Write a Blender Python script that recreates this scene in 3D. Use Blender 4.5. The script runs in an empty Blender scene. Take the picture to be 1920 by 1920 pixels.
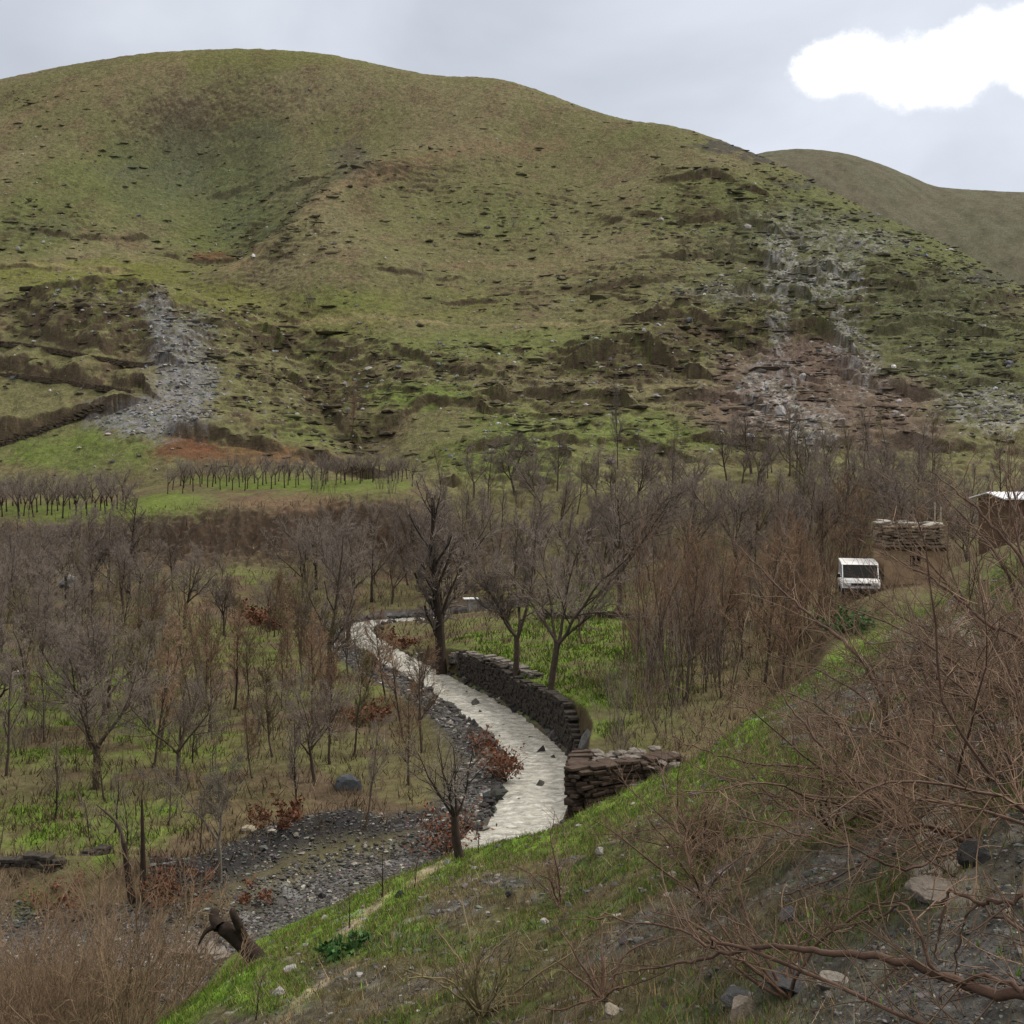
import bpy, bmesh, math, random
import numpy as np
from mathutils import Vector, Matrix

SC = bpy.context.scene
COL = SC.collection
F = 2059.0            # focal length in photo pixels (1920 wide), horizon at row 900
EZ = 12.0             # eye height above the datum of the valley floor
rng = np.random.default_rng(11)
random.seed(11)

# ----------------------------------------------------------------- tagging
def tag(o, label=None, cat=None, group=None, kind=None):
    if label: o['label'] = label
    if cat: o['category'] = cat
    if group: o['group'] = group
    if kind: o['kind'] = kind
    return o

def empty(name, loc=(0, 0, 0), rz=0.0, scale=1.0):
    o = bpy.data.objects.new(name, None)
    o.empty_display_size = 0.2
    o.location = loc
    o.rotation_euler = (0, 0, rz)
    o.scale = (scale, scale, scale) if not hasattr(scale, '__len__') else scale
    COL.objects.link(o)
    return o

def mesh_np(name, V, faces_flat, loop_counts, mat=None, smooth=True, cols=None):
    """mesh from numpy arrays: V (n,3), flat face indices, verts per face"""
    me = bpy.data.meshes.new(name)
    V = np.ascontiguousarray(V, dtype=np.float32)
    ff = np.ascontiguousarray(faces_flat, dtype=np.int32).ravel()
    nf = len(ff) // loop_counts
    me.vertices.add(len(V)); me.vertices.foreach_set('co', V.ravel())
    me.loops.add(len(ff)); me.loops.foreach_set('vertex_index', ff)
    me.polygons.add(nf)
    me.polygons.foreach_set('loop_start', np.arange(0, len(ff), loop_counts, dtype=np.int32))
    me.polygons.foreach_set('loop_total', np.full(nf, loop_counts, dtype=np.int32))
    me.polygons.foreach_set('use_smooth', np.full(nf, smooth, dtype=bool))
    me.update(calc_edges=True)
    if cols is not None:
        at = me.color_attributes.new('col', 'FLOAT_COLOR', 'POINT')
        c4 = np.ones((len(V), 4), dtype=np.float32); c4[:, :3] = cols
        at.data.foreach_set('color', c4.ravel())
    if mat: me.materials.append(mat)
    return me

def obj(name, me, parent=None, loc=(0, 0, 0)):
    o = bpy.data.objects.new(name, me)
    o.location = loc
    COL.objects.link(o)
    if parent: o.parent = parent
    return o

# ----------------------------------------------------------------- noise
_perm = np.random.default_rng(5).permutation(256)
_perm = np.concatenate([_perm, _perm, _perm])
_ang = np.random.default_rng(6).uniform(0, 2 * np.pi, 256)
_gx, _gy = np.cos(_ang), np.sin(_ang)
def perlin(x, y):
    xi = np.floor(x).astype(np.int64); yi = np.floor(y).astype(np.int64)
    xf = x - xi; yf = y - yi
    xi &= 255; yi &= 255
    u = xf * xf * xf * (xf * (xf * 6 - 15) + 10); v = yf * yf * yf * (yf * (yf * 6 - 15) + 10)
    def g(ix, iy, dx, dy):
        h = _perm[_perm[ix & 255] + (iy & 255)]
        return _gx[h] * dx + _gy[h] * dy
    a = g(xi, yi, xf, yf); b = g(xi + 1, yi, xf - 1, yf)
    c = g(xi, yi + 1, xf, yf - 1); d = g(xi + 1, yi + 1, xf - 1, yf - 1)
    return (a + (b - a) * u + (c - a) * v + (a - b - c + d) * u * v) * 1.5
def fbm(x, y, octs=4, gain=0.5):
    s = 0.0; a = 1.0; n = 0.0
    for i in range(octs):
        s = s + a * perlin(x * 2 ** i + 17.3 * i, y * 2 ** i - 9.1 * i); n += a; a *= gain
    return s / n
def ss(a, b, x):
    t = np.clip((x - a) / (b - a), 0, 1); return t * t * (3 - 2 * t)

# ----------------------------------------------------------------- base relief: profiles by bearing
def U(pts):
    pts = sorted(pts); return np.array([p[0] for p in pts], float), np.array([p[1] for p in pts], float)
def pchip1(xk, yk, x):
    """monotone cubic through knots (1-D)"""
    h = np.diff(xk); d = np.diff(yk) / h
    m = np.zeros_like(yk)
    w1 = 2 * h[1:] + h[:-1]; w2 = h[1:] + 2 * h[:-1]
    same = (d[1:] * d[:-1]) > 0
    with np.errstate(divide='ignore', invalid='ignore'):
        hm = (w1 + w2) / (w1 / d[:-1] + w2 / d[1:])
    m[1:-1] = np.where(same, hm, 0.0)
    m[0] = d[0]; m[-1] = d[-1]
    i = np.clip(np.searchsorted(xk, x) - 1, 0, len(h) - 1)
    t = (x - xk[i]) / h[i]
    t = np.clip(t, -5, 5)
    return ((1 + 2 * t) * (1 - t) ** 2 * yk[i] + t * (1 - t) ** 2 * h[i] * m[i]
            + t * t * (3 - 2 * t) * yk[i + 1] + t * t * (t - 1) * h[i] * m[i + 1])

SKY = [(-900, 330), (-600, 260), (-300, 205), (0, 155), (130, 128), (300, 103), (450, 97), (580, 103), (700, 125), (820, 148),
       (930, 153), (1000, 172), (1090, 205), (1180, 232), (1250, 240), (1330, 262), (1410, 292), (1500, 332),
       (1600, 385), (1700, 430), (1800, 475), (1920, 545), (2200, 690), (2800, 800)]
# every knot: list of (bearing column, distance, height above/below the eye)
def vD(*rows):   # (u, row, D) -> (u, D, z)
    return [(u, D, (900 - v) / F * D) for u, v, D in rows]
KN = [
    [(-900, 0, -1.7), (2800, 0, -1.7)],
    [(-900, 13, -10), (-400, 13.5, -9.6), (0, 15, -8.9)] + vD((330, 1900, 21), (500, 1762, 27), (830, 1618, 30), (950, 1585, 28.5), (1070, 1552, 27), (1160, 1506, 27), (1270, 1455, 27),
        (1430, 1332, 33), (1600, 1228, 42), (1750, 1135, 46), (1920, 1050, 48), (2300, 930, 50), (2800, 880, 50)),
    [(-900, 17, -11.6), (0, 20, -11.6), (330, 24.5, -11.7), (500, 29, -11.75), (830, 32.5, -11.75), (1070, 33, -11.75), (1270, 33, -10.4),
        (1430, 38, -9.5), (1500, 44, -8.3), (1580, 50, -6.0), (1660, 52, -5.2), (1750, 52, -5.0), (1920, 53, -3.3), (2800, 56, -2)],
    [(-900, 30, -11.4), (0, 33, -11.4), (500, 36, -11.5), (830, 40, -11.5), (960, 41, -11.4), (1040, 42, -10.0), (1090, 42, -9.6), (1270, 42, -9.4), (1430, 46, -9.0),
        (1500, 52, -8.0), (1570, 59, -6.0), (1660, 62, -5.4), (1750, 62, -5.3), (1920, 62, -3.5), (2800, 64, -2)],
    [(-900, 60, -10.6), (0, 60, -10.8), (600, 60, -11.1), (770, 60, -11.1), (850, 60, -9.9), (1070, 61, -9.5), (1430, 63, -9.1),
        (1540, 66, -8.8), (1600, 70, -7.4), (1920, 72, -5.5), (2800, 74, -3)],
    [(-900, 84, -9.6), (0, 84, -9.9), (600, 84, -11.0), (770, 84, -10.8), (850, 84, -10.0), (1070, 84, -9.5), (1430, 84, -8.9), (1920, 84, -6.5), (2800, 84, -4)],
    [(-900, 104, -7.4), (0, 104, -7.8), (300, 104, -8.8), (600, 104, -9.1), (850, 104, -9.4), (1070, 104, -8.6), (1430, 104, -7.2), (1920, 104, -4.6), (2800, 104, -2)],
    [(-900, 110, -6.3), (0, 110, -6.5), (300, 110, -7.6), (600, 110, -7.6), (850, 110, -8.2), (1000, 110, -7.8), (1270, 110, -5.6), (1920, 110, -2.8), (2800, 110, 0)],
    [(-900, 116, -4.6), (0, 116, -4.9), (200, 116, -4.4), (300, 116, -3.5), (600, 116, -2.8), (700, 116, -1.9), (780, 116, -3.2), (850, 116, -5.2), (1000, 116, -5), (1270, 116, -3.2),
        (1920, 116, -.8), (2800, 116, 2)],
    vD((-900, 930, 134), (0, 928, 134), (250, 922, 134), (300, 908, 134), (600, 895, 134), (750, 890, 134), (850, 900, 134), (1000, 885, 134), (1270, 872, 134), (1600, 862, 134),
        (1920, 855, 134), (2800, 840, 134)),
    vD((-900, 880, 146), (0, 868, 146), (200, 838, 146), (300, 828, 146), (600, 850, 146), (850, 845, 146), (1270, 820, 146), (1600, 795, 146), (1920, 785, 146), (2800, 780, 146)),
    vD((-900, 740, 166), (0, 705, 166), (300, 690, 166), (420, 700, 166), (600, 735, 166), (850, 740, 166), (1270, 730, 166), (1600, 705, 166), (1920, 690, 166), (2800, 700, 166)),
    vD((-900, 600, 186), (0, 585, 186), (130, 560, 186), (230, 551, 186), (330, 566, 186), (440, 612, 186), (520, 640, 186), (700, 635, 186), (1070, 628, 186), (1270, 615, 186), (1600, 600, 186),
        (1920, 605, 184), (2800, 690, 180)),
    vD((-900, 520, 214), (0, 500, 214), (230, 528, 212), (430, 520, 214), (600, 485, 212), (850, 510, 212), (1070, 512, 212), (1270, 500, 210), (1600, 495, 203), (1780, 520, 200),
        (1920, 572, 196), (2800, 700, 190)),
    vD((-900, 390, 258), (0, 300, 258), (300, 312, 262), (430, 330, 262), (600, 300, 262), (850, 320, 258), (1070, 350, 254), (1270, 355, 242), (1600, 430, 226), (1780, 490, 216), (1920, 555, 210), (2800, 760, 204)),
    [(u, D, (900 - v) / F * D) for (u, v), D in zip(SKY, np.interp([s[0] for s in SKY], [-900, 0, 500, 1000, 1270, 1400, 1600, 1920, 2800], [295, 300, 308, 300, 282, 272, 255, 230, 215]))],
]
_top = KN[-1]
KN.append([(u, D + 25, z - 5) for u, D, z in _top])
KN.append([(u, D + 140, z - 75) for u, D, z in _top])
KN.append([(u, D + 300, z - 120) for u, D, z in _top])

NT, ND = 601, 1100
TL = np.linspace(-.85, .85, NT)
DL = np.concatenate([np.linspace(0, 40, 260)[:-1], np.linspace(40, 120, 300)[:-1], np.linspace(120, 320, 400)[:-1], np.linspace(320, 620, 143)])
ND = len(DL)
_ul = 960 + F * TL
KN.insert(1, [(u, D * .68, -1.7 + (z + 1.7) * .66) for u, D, z in KN[1]])
KD = np.array([pchip1(*U([(p[0], p[1]) for p in k]), np.clip(_ul, -900, 2800)) for k in KN])
KZ = np.array([pchip1(*U([(p[0], p[2]) for p in k]), np.clip(_ul, -900, 2800)) for k in KN])
LAT = np.zeros((NT, ND))
for _i in range(NT):
    LAT[_i] = pchip1(KD[:, _i], KZ[:, _i], DL)
_k = np.exp(-(np.arange(-12, 13) / 4.5) ** 2); _k /= _k.sum()
_pad = np.pad(LAT, ((12, 12), (0, 0)), mode='edge')
LAT = sum(_k[_q] * _pad[_q:_q + NT] for _q in range(25))
def edgeD(t):
    return np.interp(t, TL, KD[2])
def footD(t):
    return np.interp(t, TL, KD[3])

def base_H(x, y):
    """base relief (relative to the eye)"""
    ys = np.maximum(y, 1.5)
    t = np.clip(x / ys, -.849, .849)
    fi = (t + .85) / 1.7 * (NT - 1)
    i = np.clip(fi.astype(int), 0, NT - 2); fi = fi - i
    yy = np.clip(y, 0, DL[-1] - .01)
    j = np.clip(np.searchsorted(DL, yy, side='right') - 1, 0, ND - 2)
    fj = (yy - DL[j]) / (DL[j + 1] - DL[j])
    z = (LAT[i, j] * (1 - fi) * (1 - fj) + LAT[i + 1, j] * fi * (1 - fj) + LAT[i, j + 1] * (1 - fi) * fj + LAT[i + 1, j + 1] * fi * fj)
    near = -1.7 - .263 * y + .469 * x
    w = ss(1.5, 4.0, y)
    return near * (1 - w) + z * w

def base_hit(u, v, D0=3, D1=330):
    D = np.arange(D0, D1, .1)
    t = (u - 960) / F; e = (900 - v) / F
    z = base_H(t * D, D)
    k = np.argmax(z >= e * D) if np.any(z >= e * D) else len(D) - 1
    return t * D[k], D[k]

# ----------------------------------------------------------------- the grid (a fan of quads, apex behind the camera)
AP = 6.0
NS = 1150
SG = np.linspace(-.60, .60, NS)
YG = np.concatenate([np.linspace(-4, 2, 30)[:-1], 2 * (20 ** (np.linspace(0, 1, 520)))[:-1], np.linspace(40, 116, 380)[:-1],
                     np.linspace(116, 312, 640)[:-1], np.linspace(312, 470, 60)])
NY = len(YG)
GX = SG[None, :] * (YG[:, None] + AP); GY = np.repeat(YG[:, None], NS, 1)
GT = GX / np.maximum(GY, 1.0)
Z = base_H(GX, GY)
ED = edgeD(np.clip(GT, -.85, .85)); FD = footD(np.clip(GT, -.85, .85))
onslope = 1 - ss(.98, 1.12, GY / ED)
hs0 = 128 - 16 * ss(-.12, -.04, GT); hillw = ss(hs0, hs0 + 20, GY)
# masks given as soft blobs on the ground: (u, v, ru, rv, strength), looked up once on the base relief
GE = Z / np.maximum(GY, 1.0)
PU = 960 + F * GT; PV = 900 - F * GE
WN = fbm(GX / 14, GY / 14, 3); WN2 = fbm(GX / 5 + 40, GY / 5, 3); WN3 = fbm(GX / 1.4 + 20, GY / 1.4 + Z / .8, 3)
def blob(lst, D0, D1):
    m = np.zeros_like(Z)
    rows = np.where((YG > D0) & (YG < D1))[0]
    a, b = rows[0], rows[-1] + 1
    for u, v, ru, rv, s in lst:
        du = (PU[a:b] - u + 30 * WN2[a:b]) / ru; dv = (PV[a:b] - v + 18 * WN2[a:b]) / rv
        m[a:b] = np.maximum(m[a:b], s * (1 - ss(.55, 1.15, np.sqrt(du * du + dv * dv) + .40 * WN[a:b] + .50 * WN3[a:b])))
    return m
# rocky ledged ground on the hill
ROCK = blob([(1600, 560, 330, 170, 1), (1780, 640, 260, 160, 1), (1450, 430, 260, 110, .9), (1350, 350, 130, 45, .8), (1300, 640, 220, 90, 1), (1500, 720, 260, 90, 1),
             (1700, 760, 260, 70, .8), (1180, 690, 170, 60, 1), (1100, 770, 260, 60, .8), (900, 700, 260, 60, .8), (620, 690, 170, 80, 1), (500, 620, 120, 60, .9), (560, 760, 190, 80, .9),
             (170, 600, 190, 60, 1), (420, 640, 110, 90, .8), (1000, 870, 200, 60, .7), (1250, 530, 200, 60, .6), (1050, 540, 160, 40, .5), (300, 300, 220, 90, .15), (500, 430, 170, 60, .6),
             (80, 420, 170, 50, .6), (700, 350, 260, 60, .4), (1000, 900, 220, 60, .8), (1400, 850, 300, 60, .7), (1780, 850, 220, 60, .8), (1850, 570, 130, 60, .9), (1720, 480, 160, 60, .8), (1000, 400, 260, 70, .4), (40, 190, 120, 40, .5)], 114, 330)
# erosion gully and rib on the big hill, rounded folds
def ridge_bump(pts, amp, w):
    """soft ridge (or gully) along a line of (u, v) points lying on the relief"""
    P = np.array([base_hit(u, v) for u, v in pts])
    d = np.full_like(Z, 1e9)
    for (x0, y0), (x1, y1) in zip(P[:-1], P[1:]):
        L2 = (x1 - x0) ** 2 + (y1 - y0) ** 2
        s = np.clip(((GX - x0) * (x1 - x0) + (GY - y0) * (y1 - y0)) / L2, 0, 1)
        d = np.minimum(d, (GX - x0 - s * (x1 - x0)) ** 2 + (GY - y0 - s * (y1 - y0)) ** 2)
    return amp * np.exp(-d / w ** 2)
top_fade = 1 - ss(.82, .97, GY / np.interp(GT, TL, KD[16]))
Z += top_fade * (ridge_bump([(425, 505), (540, 440), (680, 340), (900, 290)], 4.6, 8) + ridge_bump([(405, 525), (400, 420), (330, 260)], -4.5, 14)
      + ridge_bump([(560, 420), (600, 300), (640, 210)], -2.0, 10)
      + ridge_bump([(20, 360), (150, 230), (330, 160)], 1.8, 9) + ridge_bump([(900, 560), (1050, 420), (1150, 330)], -1.6, 13) + ridge_bump([(1430, 640), (1390, 500), (1330, 380)], -1.8, 10)
      + ridge_bump([(1700, 700), (1600, 560), (1500, 430)], -2.0, 9) + ridge_bump([(620, 700), (560, 620), (520, 570)], -1.5, 6) + ridge_bump([(700, 860), (640, 740), (600, 660)], -2.5, 7)
      + ridge_bump([(1180, 640), (1150, 740), (1050, 840)], 1.5, 8))
far_fade = top_fade * hillw
Z += far_fade * (2.2 * fbm(GX / 46, GY / 46, 2) + .9 * fbm(GX / 13, GY / 13, 3)) + hillw * (.34 * fbm(GX / 3.1, GY / 3.1, 3) + .14 * fbm(GX / .9, GY / .9, 2))
# ledges: steps of earth along lines (height, back decay)
LED = [([(1225, 600), (1300, 592), (1400, 630)], 3.4, 9), ([(1450, 612), (1520, 598), (1585, 625)], 2.8, 8), ([(1080, 700), (1180, 668), (1290, 705)], 3.6, 9),
       ([(640, 650), (730, 660), (830, 700), (910, 716)], 1.6, 6), ([(455, 642), (520, 630), (590, 652)], 2.6, 7), ([(700, 795), (800, 762), (900, 772)], 2.0, 7),
       ([(950, 762), (1060, 755), (1160, 780)], 2.6, 7), ([(1390, 545), (1450, 525), (1500, 540)], 2.2, 7), ([(1290, 475), (1400, 455), (1500, 482)], 2.4, 8),
       ([(1240, 347), (1340, 335), (1410, 357)], 2.0, 8), ([(1120, 542), (1250, 530)], 1.5, 6), ([(1840, 562), (1930, 566)], 2.6, 7), ([(870, 552), (1060, 540)], 1.1, 6),
       ([(655, 362), (750, 345)], 1.5, 7), ([(405, 337), (465, 330)], 1.4, 6), ([(535, 337), (590, 327)], 1.4, 6), ([(740, 512), (830, 516)], 1.0, 6),
       ([(-60, 632), (10, 642), (140, 662), (292, 684)], 1.9, 16), ([(-60, 690), (0, 698), (120, 715), (252, 737)], 2.0, 14), ([(-60, 850), (0, 832), (80, 806), (195, 770)], 3.4, 12),
       ([(10, 592), (120, 560), (250, 562)], 1.6, 6), ([(830, 596), (1000, 598), (1140, 602)], -.9, 4), ([(-20, 492), (110, 502), (230, 505)], 1.0, 8),
       ([(370, 590), (430, 605), (480, 625)], 2.0, 6), ([(560, 690), (620, 740), (660, 790)], 2.2, 7), ([(1600, 690), (1700, 715), (1800, 705)], 2.2, 8),
       ([(1480, 690), (1560, 665), (1630, 690)], 2.0, 6), ([(1660, 600), (1750, 590), (1840, 615)], 1.6, 7), ([(1530, 480), (1620, 500), (1700, 530)], 1.7, 7),
       ([(1270, 760), (1370, 745), (1460, 770)], 2.0, 7), ([(300, 822), (360, 818), (430, 832), (540, 845), (680, 850)], 2.2, 10), ([(880, 860), (960, 845), (1050, 865)], 1.4, 6), ([(860, 900), (930, 885), (1000, 895)], 1.4, 6), ([(1080, 850), (1180, 842), (1260, 852)], 1.3, 6), ([(1330, 830), (1450, 845), (1560, 835)], 1.6, 6), ([(1650, 840), (1760, 835), (1900, 842)], 1.8, 7),
       ([(60, 430), (150, 445), (250, 440)], 1.2, 7), ([(330, 462), (420, 452), (520, 470)], 1.2, 6), ([(1130, 410), (1220, 400)], 1.4, 6), ([(1300, 405), (1380, 400), (1450, 420)], 1.8, 7)]
def ledge(pts, h, L):
    P = np.array([base_hit(u, v) for u, v in pts])
    x0, x1 = P[:, 0].min() - 25, P[:, 0].max() + 25; y0, y1 = P[:, 1].min() - 3 * L, P[:, 1].max() + 4 * L
    ra, rb = np.searchsorted(YG, y0), np.searchsorted(YG, y1)
    X = GX[ra:rb]; Y = GY[ra:rb]
    wx = X + 1.6 * WN2[ra:rb]; wy = Y + 2.2 * WN2[ra:rb]
    best = np.full(X.shape, 1e9); sgn = np.zeros(X.shape); endd = np.zeros(X.shape)
    for k, ((ax, ay), (bx, by)) in enumerate(zip(P[:-1], P[1:])):
        L2 = (bx - ax) ** 2 + (by - ay) ** 2
        s = ((wx - ax) * (bx - ax) + (wy - ay) * (by - ay)) / L2
        sc = np.clip(s, 0, 1)
        d = np.hypot(wx - ax - sc * (bx - ax), wy - ay - sc * (by - ay))
        cr = (bx - ax) * (wy - ay) - (by - ay) * (wx - ax)
        over = np.maximum(np.maximum(-s, s - 1), 0) * math.sqrt(L2)
        m = d < best
        best = np.where(m, d, best); sgn = np.where(m, np.sign(cr), sgn); endd = np.where(m, over, endd)
    fade = np.exp(-(endd / 5) ** 2)
    sd = best * sgn
    back = ss(-.5, .5, sd) * np.exp(-np.maximum(sd, 0) / L)
    front = -(1 - ss(-.5, .5, sd)) * .35 * np.exp(-np.maximum(-sd, 0) / (L * .5))
    brk = np.clip(.55 + 1.3 * fbm(X / 7 + 31, Y / 9, 3), .05, 1.0)
    Z[ra:rb] += .85 * h * brk * fade * (back + front)
for l in LED: ledge(*l)
# terracettes: stairs in the height, where the ground is rocky (and faint ones from grazing everywhere)
def stair(z, h, w):
    p = z / h; f = p - np.floor(p)
    return (np.floor(p) + ss(.5 - w, .5 + w, f)) * h
wz = 5.5 * fbm(GX / 24, GY / 24, 3) + 1.5 * fbm(GX / 5, GY / 5, 3) + .10 * GX
A1 = far_fade * np.clip(ROCK * (.45 + 1.5 * fbm(GX / 6 + 7, GY / 11, 3)), 0, .85)
Z += .8 * A1 * (stair(Z + wz, 2.1, .2) - Z - wz)
wz4 = 2.2 * fbm(GX / 9 + 50, GY / 9, 3) - .16 * GX
A4 = far_fade * np.clip(ROCK * (.2 + 1.5 * fbm(GX / 4 + 70, GY / 7, 3)), 0, .75)
Z += A4 * (stair(Z + wz4, 1.0, .2) - Z - wz4)
A2 = far_fade * np.clip(.05 + .75 * fbm(GX / 11 - 3, GY / 20 + 9, 3) + .22 * ROCK, 0, .55) * (1 - .6 * ss(215, 265, GY))
wz2 = 1.3 * fbm(GX / 8 + 3, GY / 8, 3)
Z += A2 * (stair(Z + wz2, .95, .22) - Z - wz2)

# ----------------------------------------------------------------- stream
STREAM_PX = [(880, 1760), (915, 1660), (948, 1590), (985, 1540), (1008, 1480), (1012, 1435), (985, 1395), (945, 1358), (895, 1322), (845, 1293), (795, 1265), (748, 1240), (708, 1215), (678, 1195), (667, 1182),
             (672, 1174), (692, 1168), (730, 1163), (780, 1160), (830, 1157), (900, 1152)]
WATER = []
for u, v in STREAM_PX:
    e = (900 - v) / F
    D = -11.62 / e
    D = -(11.62 - .012 * max(D - 35, 0)) / e
    WATER.append(((u - 960) / F * D, D, -(11.62 - .012 * max(D - 35, 0))))
WATER = np.array(WATER)
def smooth_path(P, n=8):
    P = np.asarray(P, float); out = []
    for i in range(len(P) - 1):
        p0 = P[max(i - 1, 0)]; p1 = P[i]; p2 = P[i + 1]; p3 = P[min(i + 2, len(P) - 1)]
        for k in range(n):
            t = k / n
            out.append(.5 * ((2 * p1) + (-p0 + p2) * t + (2 * p0 - 5 * p1 + 4 * p2 - p3) * t * t + (-p0 + 3 * p1 - 3 * p2 + p3) * t ** 3))
    out.append(P[-1]); return np.array(out)
WPATH = smooth_path(WATER, 6)
WHALF = 1.28
def path_dist(P, ra, rb, mask=None):
    X = GX[ra:rb]; Y = GY[ra:rb]
    best = np.full(X.shape, 1e9); sd = np.zeros(X.shape); zz = np.zeros(X.shape)
    for a, b in zip(P[:-1], P[1:]):
        L2 = (b[0] - a[0]) ** 2 + (b[1] - a[1]) ** 2 + 1e-9
        s = np.clip(((X - a[0]) * (b[0] - a[0]) + (Y - a[1]) * (b[1] - a[1])) / L2, 0, 1)
        d = np.hypot(X - a[0] - s * (b[0] - a[0]), Y - a[1] - s * (b[1] - a[1]))
        cr = (b[0] - a[0]) * (Y - a[1]) - (b[1] - a[1]) * (X - a[0])
        m = d < best
        best = np.where(m, d, best); sd = np.where(m, -np.sign(cr), sd)
        if len(a) > 2: zz = np.where(m, a[2] + s * (b[2] - a[2]), zz)
    return best, sd, zz
ra, rb = np.searchsorted(YG, 29), np.searchsorted(YG, 112)
sd_d, sd_s, sd_z = path_dist(WPATH, ra, rb)
Zs = Z[ra:rb]
dn = sd_d + .22 * WN2[ra:rb]
right = sd_s > 0
lip = np.where(right, WHALF + .75 + 6 * ss(76, 84, GY[ra:rb]), WHALF + 3.2)
bed = sd_z - .35; shore = sd_z + .10
w1 = ss(WHALF - .25, WHALF + .12, dn); w2 = ss(WHALF + .3, lip, dn)
carved = bed * (1 - w1) + w1 * (shore * (1 - w2) + Zs * w2)
carved = np.where(dn < lip, np.minimum(carved, np.maximum(Zs, sd_z + .1)), Zs)
Z[ra:rb] = np.where((GY[ra:rb] < ED[ra:rb] + 1.5), Zs, carved)
STREAMD = np.full_like(Z, 99.0); STREAMD[ra:rb] = dn * np.where(right, 1, -1)
# dry gravel side channel
SIDE_PX = [(860, 1590), (760, 1620), (660, 1640), (560, 1690), (470, 1740), (330, 1765), (150, 1755), (-150, 1760)]
SP = np.array([((u - 960) / F * D, D, -11.9) for u, v in SIDE_PX for D in [-11.75 / ((900 - v) / F)]])
SPATH = smooth_path(SP, 6)
r2, r3 = np.searchsorted(YG, 18), np.searchsorted(YG, 50)
sq, _, _ = path_dist(SPATH, r2, r3)
wside = 1 - ss(.8, 2.2, sq + .35 * WN2[r2:r3])
beyond = ss(0, 1.5, GY[r2:r3] - FD[r2:r3] + 1)
Z[r2:r3] -= .45 * wside * beyond
SIDED = np.full_like(Z, 99.0); SIDED[r2:r3] = sq
# low earth bank beyond the side channel
bk = 1.5 * np.exp(-((sq - 3.3) / .8) ** 2) * (GY[r2:r3] > np.interp(GX[r2:r3], SPATH[::-1, 0], SPATH[::-1, 1])) * beyond * ss(2.6, 4.0, np.abs(STREAMD[r2:r3])) * (1 - ss(-5.5, -4.0, GX[r2:r3]))
Z[r2:r3] += .45 * bk
# valley floor and near slope: lumps
vf = (1 - hillw) * (1 - onslope)
wet = ss(.3, 1.5, np.abs(STREAMD) - WHALF)
Z += vf * wet * (.30 * fbm(GX / 6, GY / 6, 3) + .10 * fbm(GX / 1.3, GY / 1.3, 3))
# eroded bank below the orchard terrace
bankm = np.exp(-((GY - 112) / 5.0) ** 2) * (1 - ss(.02, .10, GT + .08))
Z += bankm * (1.5 * fbm(GX / 3.0, GY / 5.0, 4) + .5 * fbm(GX / .9, GY / .9, 3))
sl = onslope * ss(3, 9, GY)
Z += sl * (.34 * fbm(GX / 4.5, GY / 4.5, 3) + .12 * fbm(GX / 1.1, GY / 1.1, 4)) * (1 - .55 * ss(.85, 1., GY / ED)) + onslope * (.06 * fbm(GX / .28, GY / .28, 3) + .018 * fbm(GX / .09, GY / .09, 2))
# small terracettes on the near slope, running along it
Asl = onslope * ss(6, 12, GY) * np.clip(.25 + .6 * fbm(GX / 4 + 9, GY / 4, 2), 0, .6)
wz3 = .35 * fbm(GX / 2.2, GY / 2.2, 3)
Z += Asl * (stair(Z + wz3, .42, .22) - Z - wz3)

# final lookup on the finished grid
def ground(x, y):
    x = np.asarray(x, float); y = np.asarray(y, float)
    s = x / (y + AP)
    fi = (s - SG[0]) / (SG[1] - SG[0]); i = np.clip(fi.astype(int), 0, NS - 2); fi = np.clip(fi - i, 0, 1)
    j = np.clip(np.searchsorted(YG, y, side='right') - 1, 0, NY - 2); fj = np.clip((y - YG[j]) / (YG[j + 1] - YG[j]), 0, 1)
    return Z[j, i] * (1 - fi) * (1 - fj) + Z[j, i + 1] * fi * (1 - fj) + Z[j + 1, i] * (1 - fi) * fj + Z[j + 1, i + 1] * fi * fj
def at(u, D, sink=0.0):
    x = (u - 960) / F * D
    return Vector((x, D, float(ground(x, D)) + EZ - sink))
def hit(u, v, D0=2.5, D1=330, sink=0.0):
    D = np.arange(D0, D1, .04 if D1 < 60 else .1)
    t = (u - 960) / F; e = (900 - v) / F
    ok = ground(t * D, D) >= e * D
    k = int(np.argmax(ok)) if ok.any() else len(D) - 1
    return at(u, float(D[k]), sink)
def pix(u, v, D):
    return Vector(((u - 960) / F * D, D, EZ + (900 - v) / F * D))

# ----------------------------------------------------------------- ground cover (albedo) per vertex
dx = np.empty_like(Z); dy = np.empty_like(Z)
Pn = np.stack([GX, GY, Z], -1)
ds = np.empty_like(Pn); dt = np.empty_like(Pn)
ds[:, 1:-1] = Pn[:, 2:] - Pn[:, :-2]; ds[:, 0] = Pn[:, 1] - Pn[:, 0]; ds[:, -1] = Pn[:, -1] - Pn[:, -2]
dt[1:-1] = Pn[2:] - Pn[:-2]; dt[0] = Pn[1] - Pn[0]; dt[-1] = Pn[-1] - Pn[-2]
NRM = np.cross(ds, dt); NRM /= np.linalg.norm(NRM, axis=-1, keepdims=True) + 1e-12
SLOPE = np.sqrt(np.maximum(1 - NRM[..., 2] ** 2, 0)) / np.maximum(NRM[..., 2], .05)   # tan of the steepness
GE = Z / np.maximum(GY, 1.0); PV = 900 - F * GE
C = np.zeros(Z.shape + (3,))
def lay(c, w):
    global C
    w = np.clip(w, 0, 1)[..., None]; C = C * (1 - w) + np.array(c) * w
GREEN = (.096, .150, .024); OLIVE = (.122, .118, .056); TAN = (.168, .140, .084); SOIL = (.062, .043, .029); SHALE = (.066, .063, .058); SCREE = (.165, .165, .170)
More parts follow.
